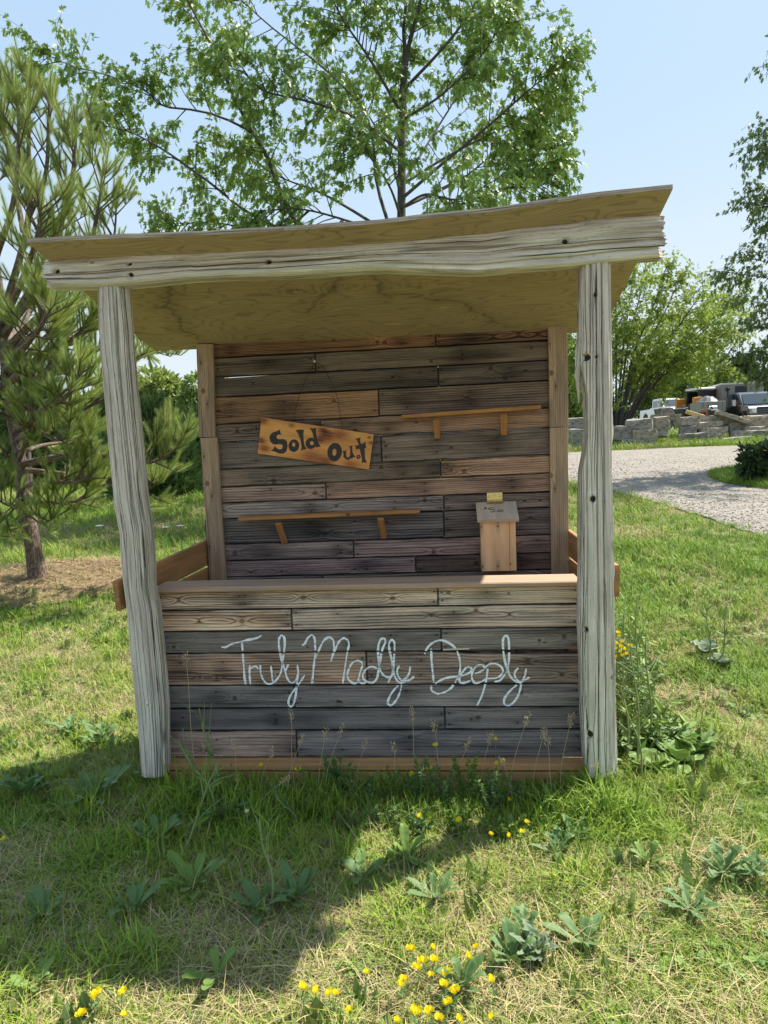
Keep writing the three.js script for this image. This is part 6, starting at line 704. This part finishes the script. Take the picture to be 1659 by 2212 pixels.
  const lawnF = [[888, 2052], [937, 2050], [1027, 2047], [1014, 2070], [912, 2078], [939, 2077], [902, 2093], [872, 2118], [867, 2130], [960, 2130], [979, 2145], [967, 2168], [1062, 2120], [893, 2185], [929, 2183], [949, 2203], [994, 2206], [859, 2208], [964, 2105], [932, 2108], [900, 2190], [923, 2190], [985, 2140], [207, 2150], [202, 2156], [264, 2145], [172, 2195], [178, 2190], [269, 2195], [6, 1814], [656, 2137], [682, 2145], [710, 2148], [727, 2148], [754, 2183], [792, 2103], [1060, 2200]];
  for (const [x, y] of lawnF) flower(x, y, 0.09, 'yellow trefoil flower standing in the open lawn', 'yellow flowers in the open lawn');
  for (const [x, y, h] of [[464, 1690, 0.1], [512, 1689, 0.1], [492, 1716, 0.08], [508, 1710, 0.08], [563, 1655, 0.15], [643, 1664, 0.15], [924, 1668, 0.13], [927, 1662, 0.13], [884, 1679, 0.12], [890, 1676, 0.12], [1027, 1652, 0.16], [1087, 1647, 0.17], [1073, 1652, 0.16], [1071, 1599, 0.24], [1102, 1729, 0.08], [940, 1612, 0.22], [1062, 1803, 0.09], [1099, 1807, 0.09], [1139, 1778, 0.09], [1129, 1799, 0.09], [905, 1765, 0.1], [990, 1775, 0.1]]) flower(x, y, h, 'yellow trefoil flower in the taller growth along the kick board', 'yellow flowers along the foot of the stand');
  for (const [x, y] of [[1336, 1376], [1344, 1388], [1330, 1402], [1339, 1410], [1350, 1404], [1333, 1392], [1362, 1396], [1345, 1418], [1330, 1420], [1341, 1398], [1353, 1414], [1336, 1368]]) { const z = -0.55, q = Z(x, y, z), t = proto.clone(); thing('trefoil_flower', 'yellow flower in the cluster beside the knotty post', 'flower', 'yellow flowers beside the knotty post', t); t.position.set(q.x, 0, z); t.rotation.y = R() * 6; t.scale.setScalar(1.05); stretch(t, q.y / 0.105); }
  { const q = Y(533, 1755, 0.12), t = thing('pale_flower', 'single cream five-petalled flower in the shade before the front panel', 'flower'); t.position.set(q.x, 0, q.z); part('stem', tube([V(0.01, 0, 0), V(0.004, 0.06, 0), V(0, 0.12, 0)], 0.0015, 5), stemM, t); for (let k = 0; k < 5; k++) { const m = part('petal', petal, LEAF(0.75, 0.75, 0.5, 0.3, 0.7), t); m.scale.setScalar(0.013); m.position.y = 0.12; m.rotation.order = 'YXZ'; m.rotation.set(0.9, k * 1.257, 0); } }
  // bushy trefoil plants along the foot of the stand
  const bush = (px, z, h, w, n, seed, mat) => { const r = rng(seed), b = Z(px, 1700, z); b.y = 0; const t = thing('trefoil_plant', 'bushy small-leaved green plant against the kick board of the stand', 'weed', 'bushy plants along the foot of the stand'); t.position.copy(b); const st2 = [], lv = []; for (let k = 0; k < n; k++) { const a = r() * 6.28, lean = w * (0.2 + 0.8 * r()), hh3 = h * (0.55 + 0.5 * r()), e = V(Math.cos(a) * lean, hh3, Math.sin(a) * lean * 0.7), pts = bez([V(Math.cos(a) * 0.02, 0, Math.sin(a) * 0.02), e.clone().multiplyScalar(0.5).add(V(0, hh3 * 0.12, 0)), e], 8); st2.push(tube(pts, 0.0013, 3)); for (let m = 2; m < 26; m++) { const f = m / 26 * 8, i = Math.min(7, Math.floor(f)), q = pts[i].clone().lerp(pts[i + 1], f - i); for (let c = 0; c < 3; c++) { const d = rdir(r); d.y = Math.abs(d.y) * 0.7 + 0.15; const s3 = 0.010 + 0.010 * r(); lv.push([basis(q, d, rdir(r), s3, s3 * 0.9), tone(r, 0.25, 0.3)]); } } } part('stems', merged(st2), stemM, t); stuffPart('foliage', copies(ovalLeaf, mat, lv), t); };
  [[470, 0.22, 0.13, 0.12, 9], [530, 0.25, 0.12, 0.12, 9], [600, 0.2, 0.14, 0.1, 8], [680, 0.22, 0.18, 0.12, 9], [735, 0.18, 0.26, 0.10, 12], [790, 0.24, 0.17, 0.13, 10], [850, 0.2, 0.2, 0.12, 10], [905, 0.24, 0.24, 0.13, 12], [960, 0.26, 0.22, 0.14, 12], [1010, 0.22, 0.24, 0.12, 12], [1060, 0.3, 0.2, 0.14, 11], [1110, 0.26, 0.17, 0.12, 9], [990, 0.45, 0.16, 0.14, 10], [900, 0.48, 0.15, 0.14, 10], [820, 0.42, 0.13, 0.13, 9], [1075, 0.5, 0.13, 0.12, 8], [560, 0.4, 0.12, 0.12, 8], [1170, 0.24, 0.13, 0.1, 7]].forEach((a, k) => bush(...a, 700 + k, k % 3 ? green : bright));
  // tall leafy weeds crowding the knotty post
  const leafy = (px, py, h, w, n, len, seed, mat) => { const r = rng(seed), b = G(px, py), t = thing('leafy_weed', 'dense tall leafy green weed crowding the foot of the knotty post', 'weed', 'tall leafy weeds beside the knotty post'); t.position.copy(b); const st2 = [], lv = []; for (let k = 0; k < n; k++) { const a = r() * 6.28, lean = w * Math.sqrt(r()), hh3 = h * (0.4 + 0.65 * r()), e = V(Math.cos(a) * lean, hh3, Math.sin(a) * lean), pts = bez([V(Math.cos(a) * 0.03, 0, Math.sin(a) * 0.03), e.clone().multiplyScalar(0.55).add(V(0, hh3 * 0.1, 0)), e], 6); st2.push(tube(pts, [0.003, 0.0028, 0.0026, 0.0022, 0.002, 0.0016, 0.0012], 4)); for (let m = 1; m < 9; m++) { const f = m / 9 * 6, i = Math.min(5, Math.floor(f)), q = pts[i].clone().lerp(pts[i + 1], f - i), d = rdir(r); d.y = d.y * 0.5 + 0.25; const s3 = len * (0.5 + 0.8 * r()) * (1.1 - 0.5 * m / 9), up2 = V(0, 1, 0).add(rdir(r).multiplyScalar(0.6)); lv.push([basis(q, d, up2, s3, s3 * (0.45 + 0.4 * r())), tone(r, 0.28, 0.5)]); } } part('stems', merged(st2), stemM, t); stuffPart('foliage', copies(ovalLeaf, mat, lv), t); };
  [[1352, 1655, 0.3, 0.12, 12, 0.09], [1385, 1640, 0.28, 0.14, 13, 0.09], [1420, 1640, 0.2, 0.14, 11, 0.1], [1455, 1630, 0.16, 0.13, 9, 0.1], [1492, 1625, 0.12, 0.12, 8, 0.12], [1360, 1590, 0.4, 0.14, 14, 0.09], [1400, 1585, 0.3, 0.16, 13, 0.09], [1440, 1580, 0.2, 0.15, 10, 0.1], [1350, 1530, 0.5, 0.14, 14, 0.08], [1385, 1520, 0.4, 0.16, 13, 0.08], [1345, 1470, 0.5, 0.16, 13, 0.08], [1372, 1440, 0.4, 0.16, 11, 0.08], [1410, 1480, 0.22, 0.16, 9, 0.08], [1345, 1690, 0.14, 0.1, 8, 0.06]].forEach((a, k) => leafy(...a, 820 + k, k % 2 ? bright : green));
  // white umbels on the lawn behind the pale post
  for (const [x, y] of [[359, 1139], [391, 1136], [216, 1136]]) { const g = G(x, y + 22), z = g.z, q = Z(x, y, z), t = thing('lace_flower', 'flat white umbel flower in the long grass behind the pale post', 'flower', 'white umbel flowers behind the pale post'); t.position.copy(g); const h = q.y - g.y; part('stem', tube([V(0, 0, 0), V(0.01, h * 0.5, 0), V(0, h, 0)], 0.004, 5), stemM, t); const hs = []; for (let k = 0; k < 40; k++) { const r = Math.sqrt(k / 40) * 0.055, a = k * 2.4, s = new THREE.IcosahedronGeometry(0.009, 0); s.translate(Math.cos(a) * r, h + 0.01 - r * 0.15, Math.sin(a) * r); hs.push(s); } part('flower_head', merged(hs), MAT({ color: rgb(0.75, 0.74, 0.66) }), t); }
  // tall grass stems with seed heads before the front panel
  const stems = [[430, 1712, 400, 1412, 0.2], [640, 1712, 628, 1535, 0.18], [690, 1718, 705, 1575, 0.22], [700, 1715, 742, 1570, 0.2], [905, 1700, 888, 1530, 0.16], [1100, 1715, 1142, 1545, 0.2], [1150, 1712, 1178, 1575, 0.2], [1040, 1712, 1060, 1585, 0.18], [560, 1715, 590, 1620, 0.2], [770, 1715, 790, 1600, 0.16], [860, 1720, 850, 1610, 0.2], [985, 1715, 1012, 1600, 0.18], [1210, 1705, 1235, 1545, 0.2], [1200, 1735, 1180, 1590, 0.25], [520, 1710, 505, 1600, 0.2], [460, 1710, 440, 1610, 0.2], [960, 1705, 935, 1560, 0.16], [1120, 1725, 1080, 1640, 0.22], [1250, 1755, 1290, 1650, 0.25], [620, 1715, 655, 1590, 0.2], [540, 1800, 625, 1680, 0.35]];
  const floret = fan([[0, 0], [0.3, 0.4], [0, 1], [-0.3, 0.4]], [0, 0.4], (x) => 0.4 * Math.abs(x));
  for (const [bx, by, tx, ty, z] of stems) { const b = Z(bx, by, z), e = Z(tx, ty, z + 0.02), t = thing('grass_stalk', 'thin dry grass stalk with a loose seed head before the front panel', 'grass stalk', 'seeding grass stalks before the front panel'); b.y = 0; t.position.copy(b); const d = e.clone().sub(b), pts = bez([V(0, 0, 0), V(d.x * 0.3 - 0.01, d.y * 0.45, d.z * 0.4), V(d.x * 0.75, d.y * 0.85, d.z * 0.8), d], 14); part('stalk', tube(pts, pts.map((_, i) => lerp(0.0017, 0.0008, i / 14)), 4), straw, t); const fs = []; const H0 = Math.min(0.12, d.y * 0.3); for (let k = 0; k < 34; k++) { const f = 1 - (k / 34) * H0 / d.y, i = Math.min(13, Math.floor(f * 14)), q = pts[i].clone().lerp(pts[i + 1], f * 14 - i), g = floret.clone(); g.scale(0.008, 0.012, 0.008); g.applyMatrix4(basis(q.clone().add(rdir(R).multiplyScalar(0.012)), V(0, 1, 0).add(rdir(R).multiplyScalar(0.7)), rdir(R), 1)); fs.push(g); } part('seed_head', merged(fs), straw, t); }
  // tall branching green stalks beside the posts
  const stalks = [[1375, 1655, 1358, 1330, -0.1, 'b'], [1400, 1640, 1395, 1370, -0.3, 'b'], [1350, 1640, 1345, 1430, -0.15, 'b'], [1385, 1650, 1340, 1480, 0.0, 'b'], [1370, 1580, 1375, 1290, -0.6, 'b'], [1530, 1440, 1525, 1300, -1.6, 'b'], [1555, 1440, 1570, 1310, -1.7, 'b'], [400, 1935, 470, 1650, 0.62, 'a'], [590, 2080, 560, 1770, 0.95, 'a'], [470, 1730, 430, 1530, 0.25, 'a'], [470, 1800, 385, 1600, 0.35, 'a'], [640, 1800, 590, 1710, 0.4, 'a']];
  for (const [bx, by, tx, ty, z, side] of stalks) { const b = Z(bx, by, z), e = Z(tx, ty, z - 0.04), t = thing('weed_stalk', side === 'b' ? 'tall thin branching green weed stalk beside the knotty post' : 'tall thin branching green weed stalk before the pale post', 'weed', side === 'b' ? 'weed stalks beside the knotty post' : 'weed stalks before the pale post'); b.y = H(b.x, b.z); t.position.copy(b); const d = e.sub(b), pts = bez([V(0, 0, 0), V(d.x * 0.25 + 0.02, d.y * 0.4, d.z * 0.3), V(d.x * 0.7, d.y * 0.75, d.z * 0.7), d], 16); part('stalk', tube(pts, pts.map((_, i) => lerp(0.0058, 0.0024, i / 16)), 5), stemM, t);
    for (let k = 0; k < 5; k++) { const i = 5 + k * 2, q = pts[i], dir = d.clone().normalize().add(rdir(R).multiplyScalar(0.9)); dir.y = Math.abs(dir.y); dir.normalize(); const L = d.y * (0.22 + 0.2 * R()), e2 = q.clone().addScaledVector(dir, L); part('side_stem', tube(bez([q.clone(), q.clone().lerp(e2, 0.5).add(V(0, 0.01, 0)), e2], 6), [0.0024, 0.0022, 0.002, 0.0018, 0.0015, 0.0013, 0.001], 4), stemM, t); const bd = new THREE.IcosahedronGeometry(0.0055, 1); bd.scale(0.8, 1.3, 0.8); bd.translate(e2.x, e2.y, e2.z); part('bud', bd, green, t); const lf = ovalLeaf.clone(); lf.scale(0.03, 0.07, 0.03); lf.applyMatrix4(basis(q, dir.clone().add(rdir(R).multiplyScalar(0.5)), rdir(R), 1)); part('leaf', lf, R() < 0.5 ? green : bright, t); } }
}
renderer.render(scene, camera);
